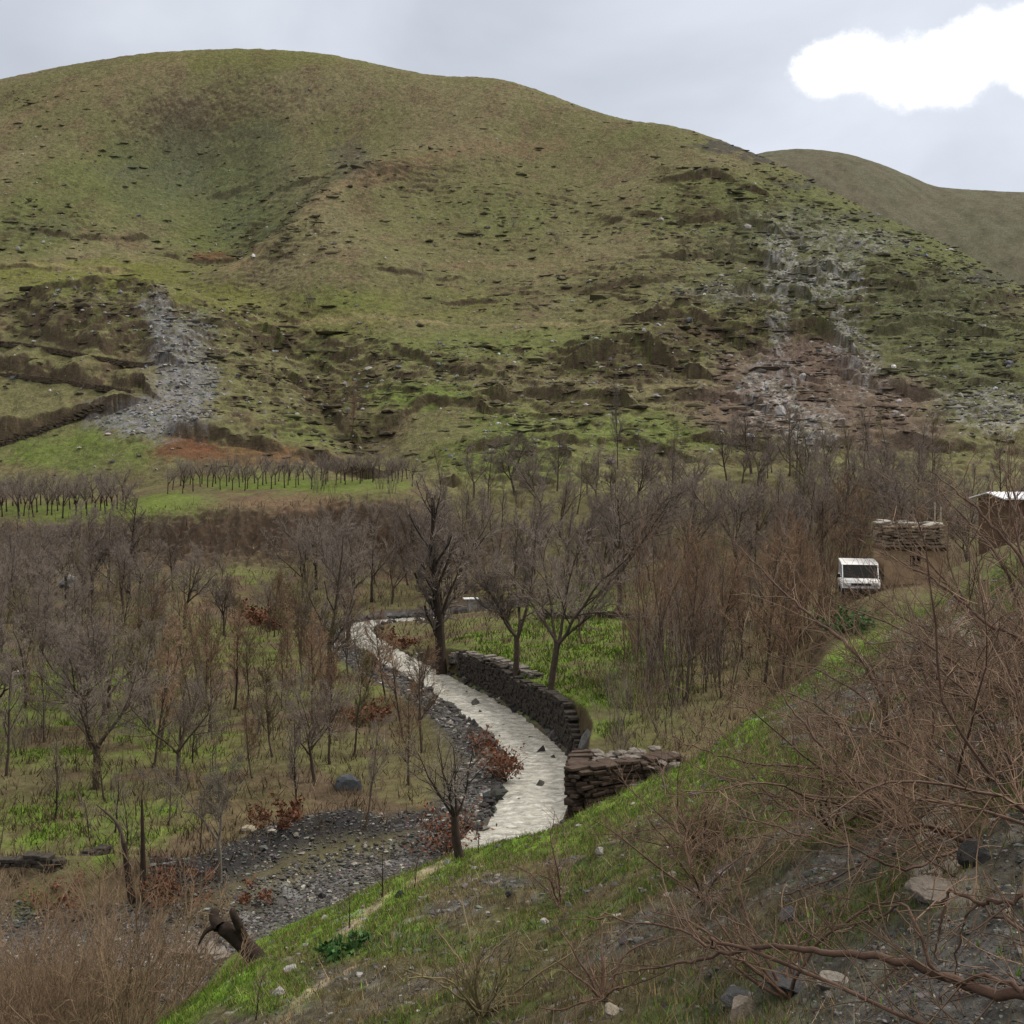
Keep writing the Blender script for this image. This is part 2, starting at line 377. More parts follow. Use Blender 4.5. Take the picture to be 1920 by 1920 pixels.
RED = (.125, .058, .033); MOSS = (.062, .085, .026); DRY = (.135, .096, .050); GREY = (.11, .108, .10); PALE = (.26, .23, .19)
n1 = fbm(GX / 30, GY / 30, 4); n2 = fbm(GX / 7 + 5, GY / 7, 4); n3 = fbm(GX / 1.7, GY / 1.7 + 3, 3); n4 = fbm(GX / .6 + 8, GY / .6, 3); n6 = fbm(GX / .16 + 8, GY / .16, 2)
# hill
lay(OLIVE, np.ones_like(Z))
lay(TAN, .55 * ss(-.15, .35, n1 + .5 * n2 + .15 * n3) * hillw)
lay((.125, .088, .055), .8 * ss(.05, .4, n2 + .4 * n3) * .6 * hillw)
lay((.085, .105, .035), .75 * blob([(300, 350, 260, 90, .8), (430, 430, 150, 60, .9), (60, 420, 120, 80, .7), (1000, 400, 200, 70, .5), (1250, 260, 130, 40, .5), (1450, 380, 260, 90, .7),
                     (1650, 540, 300, 190, .8), (1850, 700, 160, 120, .8), (500, 260, 160, 40, .4)], 114, 330))
lay((.115, .125, .030), .8 * blob([(150, 520, 260, 35, .9), (400, 560, 120, 40, .8), (700, 575, 260, 40, .5), (600, 600, 160, 35, .6), (480, 110, 260, 25, .4)], 114, 330))
lay(GREEN, blob([(800, 740, 130, 30, .9), (1080, 800, 260, 50, .75), (960, 860, 160, 60, .8), (850, 650, 190, 35, .5), (150, 850, 190, 45, .85), (240, 790, 60, 20, .4), (600, 800, 110, 40, .6),
                 (1230, 820, 160, 40, .7), (560, 660, 70, 22, .5), (640, 560, 90, 22, .3), (1000, 640, 220, 30, .45), (1560, 560, 60, 25, .4)], 114, 330) * (.7 + .6 * n2))
lay((.138, .110, .064), (.25 + .5 * n2 + .4 * n3) * blob([(1060, 300, 420, 90, .8), (800, 220, 320, 60, .8), (250, 180, 260, 35, .8), (580, 250, 60, 90, .6), (900, 470, 330, 50, .7), (650, 500, 150, 60, .5)], 114, 330))
lay(SHALE, .7 * blob([(350, 270, 55, 90, 1), (330, 320, 70, 50, .8), (660, 300, 50, 40, .8), (240, 320, 50, 16, .8), (480, 250, 60, 16, .7), (90, 430, 80, 20, .5), (470, 440, 90, 30, .5),
                 (1700, 540, 160, 40, .5), (800, 570, 60, 25, .4)], 114, 330) * (.6 + .9 * np.abs(n3)))
lay(SOIL, .34 * ROCK * ss(-.05, .4, n2 + .5 * n3) * hillw)
lay(SOIL, .9 * blob([(1300, 620, 80, 32, 1), (1400, 545, 60, 26, .9), (1510, 620, 70, 26, .9), (1190, 692, 110, 32, .9), (1560, 690, 110, 50, .8), (1470, 500, 60, 26, .8), (1330, 400, 70, 20, .6),
                 (1090, 765, 90, 22, .8), (530, 650, 60, 22, .9), (620, 760, 60, 60, .8), (150, 590, 120, 26, .8), (1100, 540, 90, 18, .6), (1880, 575, 50, 22, .8), (700, 830, 60, 40, .7)], 114, 330))
lay((.115, .082, .064), .8 * blob([(1520, 680, 120, 50, .9), (1450, 760, 160, 50, .8), (1600, 740, 150, 50, .8), (1380, 690, 60, 40, .6), (1650, 800, 130, 40, .7)], 114, 330))
lay(RED, blob([(350, 845, 80, 26, 1), (480, 855, 140, 18, .7), (400, 483, 35, 12, .9)], 114, 330))
wv = .5 + .8 * n3 + .9 * n4
lay(SCREE, blob([(300, 600, 36, 60, 1), (330, 650, 75, 60, .9), (345, 720, 80, 60, 1), (290, 780, 120, 44, 1), (370, 620, 40, 60, .6), (200, 760, 60, 20, .5)], 114, 330) * wv * 1.3)
lay((.24, .235, .225), blob([(1470, 500, 34, 70, 1), (1560, 520, 80, 45, 1), (1500, 420, 120, 30, .6), (1580, 640, 26, 60, .9), (1450, 620, 20, 40, .6), (1440, 740, 50, 60, .9), (1510, 800, 50, 45, .9), (1620, 690, 30, 50, .7),
                (1860, 770, 90, 50, .6), (1560, 460, 130, 22, .5), (1400, 560, 110, 12, .5)], 114, 330) * np.clip(wv * 1.2 - .15, 0, 1))
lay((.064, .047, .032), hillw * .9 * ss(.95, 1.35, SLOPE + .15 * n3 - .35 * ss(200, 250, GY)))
# valley floor
lay((.096, .088, .044), vf)
lay((.108, .084, .048), vf * .8 * ss(-.15, .35, n2 + .4 * n1))
lay(SOIL, vf * .6 * ss(.05, .4, n2 * .5 + n3 * .6))
lay(GREEN, vf * blob([(110, 1380, 260, 70, 1.1), (100, 1290, 190, 70, 1), (130, 1540, 230, 75, 1.1), (330, 1400, 160, 70, .6), (620, 1280, 120, 50, .5), (420, 1220, 160, 50, .6), (480, 1085, 70, 26, .6), (260, 1450, 130, 40, .6), (1080, 1240, 230, 130, 1.3), (1100, 1150, 110, 20, 1), (950, 1220, 160, 50, .5),
                 (20, 1700, 90, 60, .8), (500, 1180, 70, 26, .4), (620, 1420, 110, 40, .3), (230, 1250, 160, 60, .5), (900, 1180, 90, 40, .4), (1200, 1300, 90, 90, .5)], 20, 112) * (.62 + 1.1 * n3 + .8 * n2) * (1 - .08 * (GT < -.06)))
lay((.085, .062, .042), vf * (GT < .0) * .9 * ss(.05, .3, fbm(GX / 4.5 + 77, GY / 4.5, 3)))
lay(GREEN, vf * .8 * blob([(150, 962, 260, 22, .9), (560, 905, 280, 18, .95), (320, 940, 80, 22, .9), (640, 930, 150, 20, .4)], 112, 150) * (.8 + .5 * n2))
lay((.070, .050, .036), bankm * .8); lay((.035, .027, .021), bankm * ss(.35, .9, SLOPE + .4 * n3) * .95)
lay((.115, .075, .05), vf * blob([(560, 945, 130, 20, .7), (480, 1155, 60, 20, .8)], 80, 130))
gl = vf * (1 - ss(1.9, 3.2, np.abs(STREAMD + .7) + .5 * n2)) * (STREAMD < 0)
lay((.052, .050, .052), gl * .95)
lay(SCREE, gl * .6 * ss(.15, .5, n4))
lay((.080, .077, .073), vf * .95 * (1 - ss(.9, 1.9, SIDED + .6 * n3)))
lay(SCREE, vf * .8 * (1 - ss(1.0, 2.0, SIDED + .6 * n3)) * ss(.05, .35, n4))
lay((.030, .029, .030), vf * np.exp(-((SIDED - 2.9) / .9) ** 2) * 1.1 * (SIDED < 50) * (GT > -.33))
lay(SOIL, vf * ss(.8, 1.4, SLOPE) * .8)
lay((.07, .065, .055), 1 - ss(WHALF - .1, WHALF + .3, np.abs(STREAMD)))
# near slope
lay(MOSS, onslope)
lay((.075, .062, .036), onslope * ss(-.25, .2, n2 + .5 * n3))
r_ = GY / ED
lay((.085, .072, .034), onslope * .8 * ss(-.1, .3, n3 + .3 * n2))
lay(SHALE, onslope * .8 * ss(.0, .4, n3 * .6 + n2 * .5 + .25 * ss(.1, .45, GT) + .02 - .5 * ss(.5, .8, r_)))
strip = ss(.55, .92, r_ + .10 * n2)
lay(GREEN, onslope * strip * ss(-.5, -.1, n2 * .6 + n3 * .3 + .15) * (1 - .8 * ss(.30, .36, GT)))
lay((.092, .160, .02), onslope * 1.3 * blob([(1340, 1370, 130, 60, .9), (1530, 1240, 120, 40, .9), (1450, 1440, 150, 60, .6), (1300, 1480, 110, 40, .7)], 8, 45) * (.7 + n3))
lay((.090, .155, .02), onslope * 1.25 * blob([(620, 1740, 180, 50, .9), (470, 1850, 120, 50, .9), (1000, 1580, 140, 22, .7), (700, 1690, 100, 40, .9)], 8, 45) * (.85 + .7 * n3))
# bands of dark scree lying along the slope
lay(SHALE, onslope * blob([(960, 1650, 70, 16, 1), (850, 1700, 90, 18, 1), (740, 1760, 90, 18, .9), (640, 1830, 90, 20, .8), (1050, 1610, 60, 12, .9), (560, 1890, 80, 30, .6)], 6, 40) * (.7 + .7 * n4))
lay((.25, .21, .135), onslope * np.clip(1.6 * ridge_bump([(642, 1752), (690, 1712), (745, 1672), (795, 1640), (832, 1618)], 1.0, .19) + ridge_bump([(520, 1915), (560, 1872), (610, 1835), (660, 1800)], .8, .15), 0, 1) * (.75 + .8 * n4))
lay((.2, .195, .19), onslope * ss(.28, .45, n4 + .3 * n3) * .55 * ss(-.2, .3, n2))
lay(PALE, onslope * blob([(1770, 1640, 80, 80, 1), (1760, 1540, 55, 70, .9), (1820, 1200, 90, 60, .5), (1700, 1180, 60, 30, .5)], 3, 45) * (.8 + n4))
lay((.078, .075, .070), onslope * blob([(1600, 1820, 380, 150, 1), (1700, 1350, 260, 150, .8), (1600, 1650, 240, 80, .7), (1500, 1500, 120, 60, .4)], 3, 42) * (.75 + n3))
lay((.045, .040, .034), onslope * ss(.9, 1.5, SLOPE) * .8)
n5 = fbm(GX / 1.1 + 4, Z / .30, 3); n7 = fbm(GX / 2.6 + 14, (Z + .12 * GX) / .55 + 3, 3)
lay((.062, .052, .034), hillw * (.40 + .35 * ROCK) * ss(.14, .36, n7 + .25 * n2))  # dark contour dashes: ledge shadows and tussocks painted into the colour
lay((.098, .118, .036), hillw * .5 * ROCK * ss(.02, .30, -n7 + .3 * n2))
lay((.20, .165, .088), ridge_bump([(480, 592), (700, 594), (900, 598), (1135, 604)], .75, 1.0) * (.8 + n3)); lay((.20, .165, .088), ridge_bump([(-20, 488), (110, 500), (230, 506)], .7, 1.2) * (.8 + n3))
lay((.19, .145, .085), ridge_bump([(425, 505), (540, 440), (620, 385)], .7, 2.5) * (.8 + n3)); lay((.17, .13, .075), ridge_bump([(0, 240), (120, 175), (250, 135), (330, 112)], .6, 4) * (.7 + n3))
lay((.15, .10, .062), ridge_bump([(640, 375), (760, 340), (900, 300), (1050, 268)], .6, 2.5) * (.7 + n3)); lay((.16, .12, .07), ridge_bump([(820, 490), (950, 488), (1100, 485)], .6, 1.5) * (.7 + n3))
lay((.088, .096, .052), .6 * blob([(450, 330, 170, 110, .9), (300, 330, 120, 120, .8), (1500, 480, 260, 110, .7), (1750, 640, 220, 150, .8)], 114, 330))
lay((.045, .043, .024), hillw * .75 * ss(.18, .42, n4 * .7 + .5 * n5 + .25 * n2))  # finer dark dashes, tussocks and ledge shade put into the colour
lay((.21, .185, .105), hillw * .40 * ss(.20, .45, -n4 * .7 - .4 * n5 + .2 * n1))
lay((.05, .048, .046), blob([(1350, 272, 70, 12, 1), (1420, 292, 40, 12, .9), (1520, 345, 70, 9, .7), (1640, 405, 60, 9, .7), (1860, 520, 60, 14, .7)], 114, 330) * .8)
lay((.125, .090, .072), .85 * blob([(1530, 690, 140, 60, 1), (1450, 765, 190, 60, .9), (1610, 750, 170, 60, .9), (1400, 700, 80, 50, .7), (1660, 810, 160, 46, .8)], 114, 330))
lay((.27, .265, .255), blob([(1470, 500, 40, 80, 1), (1570, 520, 80, 55, 1), (1590, 640, 34, 80, 1), (1455, 620, 26, 60, .8), (1440, 735, 70, 70, 1), (1515, 800, 70, 55, 1), (1625, 690, 40, 60, .8),
                (1870, 775, 110, 55, .7), (1560, 450, 160, 24, .6), (1340, 545, 120, 12, .5)], 114, 330) * np.clip(.22 + 1.0 * n3 + 1.0 * n4, 0, .8))
lay(SCREE, blob([(300, 600, 30, 60, .9), (330, 650, 60, 60, .8), (345, 725, 70, 60, .9), (285, 785, 110, 40, .9)], 114, 330) * np.clip(.4 + n4, 0, 1))
C *= (1 + .25 * n3 + .28 * n4 + onslope * .7 * n6)[..., None]
C = np.clip(C, .012, .6)
# ----------------------------------------------------------------- materials
def nodes_of(m):
    m.use_nodes = True; nt = m.node_tree; nt.nodes.clear(); return nt, nt.nodes, nt.links
def N(nt, t, **kw):
    n = nt.nodes.new(t)
    for k, v in kw.items():
        if k in n.inputs: n.inputs[k].default_value = v
        else: setattr(n, k, v)
    return n
def pbr(name, col, rough=.9, spec=.15, attr=False, scale=6.0, var=.25, bump=.0, bscale=20.0, metal=0.0, objvar=0.0, bdist=.02):
    m = bpy.data.materials.new(name); nt, nd, lk = nodes_of(m)
    out = N(nt, 'ShaderNodeOutputMaterial'); b = N(nt, 'ShaderNodeBsdfPrincipled')
    b.inputs['Roughness'].default_value = rough; b.inputs['Specular IOR Level'].default_value = spec; b.inputs['Metallic'].default_value = metal
    lk.new(b.outputs[0], out.inputs[0])
    tc = N(nt, 'ShaderNodeTexCoord'); geo = N(nt, 'ShaderNodeNewGeometry')
    pos = geo.outputs['Position'] if attr else tc.outputs['Object']
    nz = N(nt, 'ShaderNodeTexNoise'); nz.inputs['Scale'].default_value = scale; nz.inputs['Detail'].default_value = 6; nz.inputs['Roughness'].default_value = .65
    lk.new(pos, nz.inputs['Vector'])
    mr = N(nt, 'ShaderNodeMapRange'); mr.inputs['From Min'].default_value = .3; mr.inputs['From Max'].default_value = .7
    mr.inputs['To Min'].default_value = 1 - var; mr.inputs['To Max'].default_value = 1 + var
    if attr:
        nb = N(nt, 'ShaderNodeTexNoise'); nb.inputs['Scale'].default_value = scale * 8; nb.inputs['Detail'].default_value = 5; nb.inputs['Roughness'].default_value = .7
        lk.new(pos, nb.inputs['Vector']); av = N(nt, 'ShaderNodeMath', operation='ADD'); lk.new(nz.outputs['Fac'], av.inputs[0]); lk.new(nb.outputs['Fac'], av.inputs[1])
        hv = N(nt, 'ShaderNodeMath', operation='MULTIPLY'); hv.inputs[1].default_value = .5; lk.new(av.outputs[0], hv.inputs[0]); lk.new(hv.outputs[0], mr.inputs['Value'])
        mr.inputs['From Min'].default_value = .36; mr.inputs['From Max'].default_value = .64
    else: lk.new(nz.outputs['Fac'], mr.inputs['Value'])
    fac = mr.outputs[0]
    if objvar:
        oi = N(nt, 'ShaderNodeObjectInfo'); m2 = N(nt, 'ShaderNodeMapRange'); m2.inputs['To Min'].default_value = 1 - objvar; m2.inputs['To Max'].default_value = 1 + objvar
        lk.new(oi.outputs['Random'], m2.inputs['Value'])
        mm = N(nt, 'ShaderNodeMath', operation='MULTIPLY'); lk.new(fac, mm.inputs[0]); lk.new(m2.outputs[0], mm.inputs[1]); fac = mm.outputs[0]
    vm = N(nt, 'ShaderNodeVectorMath', operation='SCALE'); lk.new(fac, vm.inputs['Scale'])
    if attr:
        a = N(nt, 'ShaderNodeVertexColor', layer_name='col'); lk.new(a.outputs['Color'], vm.inputs[0])
    else:
        vm.inputs[0].default_value = col
    lk.new(vm.outputs[0], b.inputs['Base Color'])
    if bump:
        bn = N(nt, 'ShaderNodeBump'); bn.inputs['Strength'].default_value = bump; bn.inputs['Distance'].default_value = bdist
        n2 = N(nt, 'ShaderNodeTexNoise'); n2.inputs['Scale'].default_value = bscale; n2.inputs['Detail'].default_value = 8; n2.inputs['Roughness'].default_value = .7
        lk.new(pos, n2.inputs['Vector']); lk.new(n2.outputs['Fac'], bn.inputs['Height']); lk.new(bn.outputs[0], b.inputs['Normal'])
    return m
M = {}
M['ground'] = pbr('turf_and_earth', None, 1, .05, True, 3.0, .45, .7, 9.0, bdist=.08)
M['hill'] = pbr('hill_turf', None, 1, .05, True, 1.3, .50, .9, 2.2, bdist=.45)
M['bark'] = pbr('grey_brown_bark', (.066, .051, .039), .95, .1, False, 8, .4, .6, 25, objvar=.25)
M['bark_dark'] = pbr('dark_wet_bark', (.034, .025, .020), .95, .1, False, 8, .4, .6, 25, objvar=.2)
M['bark_pale'] = pbr('pale_grey_bark', (.125, .110, .090), .95, .1, False, 8, .4, .6, 25, objvar=.2)
M['twig_grey'] = pbr('grey_brown_twigs', (.172, .142, .120), .95, .1, False, 3, .2, objvar=.22)
M['twig_brown'] = pbr('rust_brown_twigs', (.185, .122, .080), .95, .1, False, 1.2, .45, objvar=.4)
M['twig_tan'] = pbr('tan_willow_twigs', (.20, .140, .092), .9, .1, False, 3, .25, objvar=.18)
M['twig_olive'] = pbr('olive_twigs', (.145, .120, .066), .95, .1, False, 3, .25, objvar=.2)
M['twig_yellow'] = pbr('yellow_green_budding_twigs', (.20, .19, .055), .95, .1, False, 3, .25, objvar=.15)
M['shrub_bark'] = pbr('reddish_brown_shrub_bark', (.095, .056, .038), .75, .25, False, 9, .45, .4, 40, objvar=.15)
M['shrub_twig'] = pbr('reddish_shrub_twigs', (.165, .108, .070), .7, .25, False, 3, .6, objvar=.15)
M['leaf_rust'] = pbr('rust_dry_leaves', (.130, .056, .032), .9, .1, False, 5, .5, objvar=.2)
M['leaf_green'] = pbr('dark_ivy_leaves', (.04, .10, .025), .7, .2, False, 5, .4)
M['grass'] = pbr('grass_blades', None, .9, .1, True, 2, .3)
M['stone'] = pbr('grey_stone', None, .95, .15, True, 12, .35, .6, 30)
M['wall_dark'] = pbr('dark_wet_stone', (.046, .040, .034), .95, .12, False, 5, .6, .9, 12, bdist=.05)
M['wall_earth'] = pbr('brown_earth_stone', (.075, .058, .040), .98, .08, False, 1.5, .5, .9, 5, bdist=.1)
M['stone_brown'] = pbr('brown_layered_stone', (.058, .042, .033), .95, .12, False, 4, .5, .8, 14, bdist=.04)
M['stone_pale'] = pbr('pale_flat_stone', (.27, .25, .22), .95, .12, False, 6, .35, .6, 20)
M['stone_grey'] = pbr('lichened_grey_stone', (.14, .125, .11), .95, .12, False, 6, .4, .6, 20)
M['stone_tan'] = pbr('tan_layered_stone', (.19, .145, .105), .95, .12, False, 4, .5, .8, 14, bdist=.04)
M['mud'] = pbr('tan_mud_plaster', (.30, .21, .13), .98, .08, False, 4, .3, .6, 12, bdist=.03)
M['mud_dark'] = pbr('brown_mud_plaster', (.11, .070, .045), .98, .08, False, 4, .3, .5, 12)
M['dark'] = pbr('interior_shade_paint', (.012, .010, .009), .95, .05)  # near-black colour standing for the shade inside hut and house
M['white_paint'] = pbr('white_vehicle_paint', (.60, .60, .59), .4, .5, False, 3, .2)
M['glass'] = pbr('dark_window_glass', (.010, .011, .012), .3, .12, False, 5, .05)
M['rubber'] = pbr('black_rubber', (.018, .018, .018), .85, .2)
M['chrome'] = pbr('dull_metal', (.4, .4, .41), .4, .5, metal=.8)
M['lamp'] = pbr('headlamp_glass', (.55, .56, .56), .15, .5)
M['tin'] = pbr('white_corrugated_sheet', (.70, .71, .73), .5, .3, False, 2, .12)
M['wood_pale'] = pbr('bleached_wood', (.33, .27, .20), .9, .1, False, 8, .3, .4, 40)
M['path'] = pbr('trodden_pale_earth', (.20, .165, .105), 1, .05, False, 5, .35, .5, 20)
M['water'] = None
def water_mat():
    m = bpy.data.materials.new('murky_stream_water'); nt, nd, lk = nodes_of(m)
    out = N(nt, 'ShaderNodeOutputMaterial'); b = N(nt, 'ShaderNodeBsdfPrincipled'); lk.new(b.outputs[0], out.inputs[0])
    b.inputs['Roughness'].default_value = .10; b.inputs['Specular IOR Level'].default_value = .5
    geo = N(nt, 'ShaderNodeNewGeometry')
    nz = N(nt, 'ShaderNodeTexNoise'); nz.inputs['Scale'].default_value = 2.2; nz.inputs['Detail'].default_value = 7; nz.inputs['Roughness'].default_value = .75; nz.inputs['Distortion'].default_value = .6
    mpw = N(nt, 'ShaderNodeMapping'); mpw.inputs['Scale'].default_value = (1.1, 1.8, 1); lk.new(geo.outputs['Position'], mpw.inputs[0]); lk.new(mpw.outputs[0], nz.inputs['Vector'])
    cr = N(nt, 'ShaderNodeValToRGB'); e = cr.color_ramp.elements
    e[0].position = .34; e[0].color = (.17, .165, .14, 1); e[1].position = .58; e[1].color = (.42, .415, .37, 1); e3 = e.new(.70); e3.color = (.66, .66, .62, 1)
    lk.new(nz.outputs['Fac'], cr.inputs['Fac']); lk.new(cr.outputs[0], b.inputs['Base Color'])
    n2 = N(nt, 'ShaderNodeTexNoise'); n2.inputs['Scale'].default_value = 5; n2.inputs['Detail'].default_value = 5; n2.inputs['Roughness'].default_value = .6
    lk.new(mpw.outputs[0], n2.inputs['Vector'])
    bn = N(nt, 'ShaderNodeBump'); bn.inputs['Strength'].default_value = .8; bn.inputs['Distance'].default_value = .07
    lk.new(n2.outputs['Fac'], bn.inputs['Height']); lk.new(bn.outputs[0], b.inputs['Normal'])
    return m
M['water'] = water_mat()

# ----------------------------------------------------------------- the ground sheets (one grid cut into near slope, valley floor, hill)
def cut_grid(name, fmask, mat):
    q = np.argwhere(fmask); j = q[:, 0]; i = q[:, 1]
    idx = np.stack([j * NS + i, j * NS + i + 1, (j + 1) * NS + i + 1, (j + 1) * NS + i], 1)
    used, inv = np.unique(idx, return_inverse=True)
    V = Pn.reshape(-1, 3)[used].copy(); V[:, 2] += EZ
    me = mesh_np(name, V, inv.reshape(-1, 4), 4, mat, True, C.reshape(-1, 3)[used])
    me.normals_split_custom_set_from_vertices(NRM.reshape(-1, 3)[used].astype(np.float32))
    o = obj(name, me); o['kind'] = 'structure'; return o
rj = np.arange(NY - 1)[:, None] + np.zeros((1, NS - 1), int)
is_hill = YG[:-1][:, None] + 0 * rj > 134
is_slope = (GY[:-1, :-1] < (ED[:-1, :-1] + FD[:-1, :-1]) * .5)
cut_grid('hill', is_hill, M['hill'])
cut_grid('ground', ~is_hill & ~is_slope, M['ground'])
cut_grid('near_slope', ~is_hill & is_slope, M['ground'])

# distant hill behind the right shoulder
DS = [(-800, 520), (600, 520), (1000, 440), (1200, 370), (1330, 318), (1400, 294), (1440, 284), (1500, 279), (1570, 285), (1650, 307), (1700, 327), (1760, 350), (1850, 357), (1920, 360), (2050, 352), (2200, 390), (2600, 460)]
us = np.linspace(900, 2500, 420); dd = np.linspace(0, 1, 190)
vs = pchip1(*U(DS), us)
TT, AA = np.meshgrid((us - 960) / F, dd, indexing='ij'); VV = np.repeat(vs[:, None], len(dd), 1)
Dd = np.where(AA < .8, 400 + AA / .8 * 170, 570 + (AA - .8) / .2 * 120)
zr = (900 - VV) / F * 570
aa = np.clip(AA / .8, 0, 1)
zz = np.where(AA < .8, 5 + (zr - 5) * (aa * 1.25 - .25 * aa ** 3) , zr - 40 * ((AA - .8) / .2) ** 1.5)
Xd, Yd = TT * Dd, Dd
fold = np.exp(-((Xd - (112 + (1 - aa) * 55)) / 12) ** 2) * (aa < .95)
zz += 7 * fold * (1 - aa) * 2 + (1 - ss(.75, 1, aa)) * (3 * fbm(Xd / 40, Yd / 40, 3)) + .35 * fbm(Xd / 5, Yd / 5, 3)
Cd = np.zeros(Xd.shape + (3,)); nA = fbm(Xd / 35, Yd / 35, 4); nB = fbm(Xd / 8, Yd / 8, 4)
Cd[:] = (.135, .125, .070)
def mixd(c, w):
    global Cd
    w = np.clip(w, 0, 1)[..., None]; Cd = Cd * (1 - w) + np.array(c) * w
mixd((.16, .115, .080), ss(-.2, .3, nA + .3 * nB) * .7); mixd((.080, .085, .050), ss(.0, .4, nB) * .6)
mixd((.082, .082, .060), .7 * ss(0, 18, Xd - (112 + (1 - aa) * 55)))  # shading of the fold painted in: flank right of it darker
Cd *= (1 + .45 * nB + .35 * fbm(Xd / 2.4, Yd / 2.4 + zz / 2, 3))[..., None]
n_a, n_b = Xd.shape
I = np.arange(n_a * n_b).reshape(n_a, n_b)
quads = np.stack([I[:-1, :-1], I[1:, :-1], I[1:, 1:], I[:-1, 1:]], -1).reshape(-1, 4)
o = obj('distant_hill', mesh_np('distant_hill', np.stack([Xd, Yd, zz + EZ], -1).reshape(-1, 3), quads, 4, M['hill'], True, np.clip(Cd, .01, .5).reshape(-1, 3)))
o['kind'] = 'structure'

# stream
def ribbon(name, path, half, mat, cross=7, lift=0.0, kind='structure', follow=False, amp=0.0):
    P = np.asarray(path, float); T = np.gradient(P[:, :2], axis=0); T /= np.linalg.norm(T, axis=1, keepdims=True) + 1e-9
    Nn = np.stack([T[:, 1], -T[:, 0]], 1)
    s = np.linspace(-1, 1, cross)
    hw = half if np.ndim(half) else np.full(len(P), half)
    X = P[:, 0:1] + Nn[:, 0:1] * s * hw[:, None]; Y = P[:, 1:2] + Nn[:, 1:2] * s * hw[:, None]
    Zr = (ground(X, Y) + lift) if follow else np.repeat(P[:, 2:3], cross, 1) + amp * fbm(X * 1.1, Y * 1.1, 3) + amp * .5 * fbm(X * 2.4 + 9, Y * 3.2, 3)
    V = np.stack([X, Y, Zr + EZ], -1).reshape(-1, 3)
    I = np.arange(len(P) * cross).reshape(len(P), cross)
    q = np.stack([I[:-1, :-1], I[1:, :-1], I[1:, 1:], I[:-1, 1:]], -1).reshape(-1, 4)[:, ::-1]
    o = obj(name, mesh_np(name, V, q, 4, mat)); o['kind'] = kind; return o
WP2 = smooth_path(WATER, 44)
wn = 1 + .16 * fbm(np.arange(len(WP2)) / 28.0, np.zeros(len(WP2)), 4)
ribbon('water', WP2, WHALF * 1.22 * wn, M['water'], 41, amp=.07)

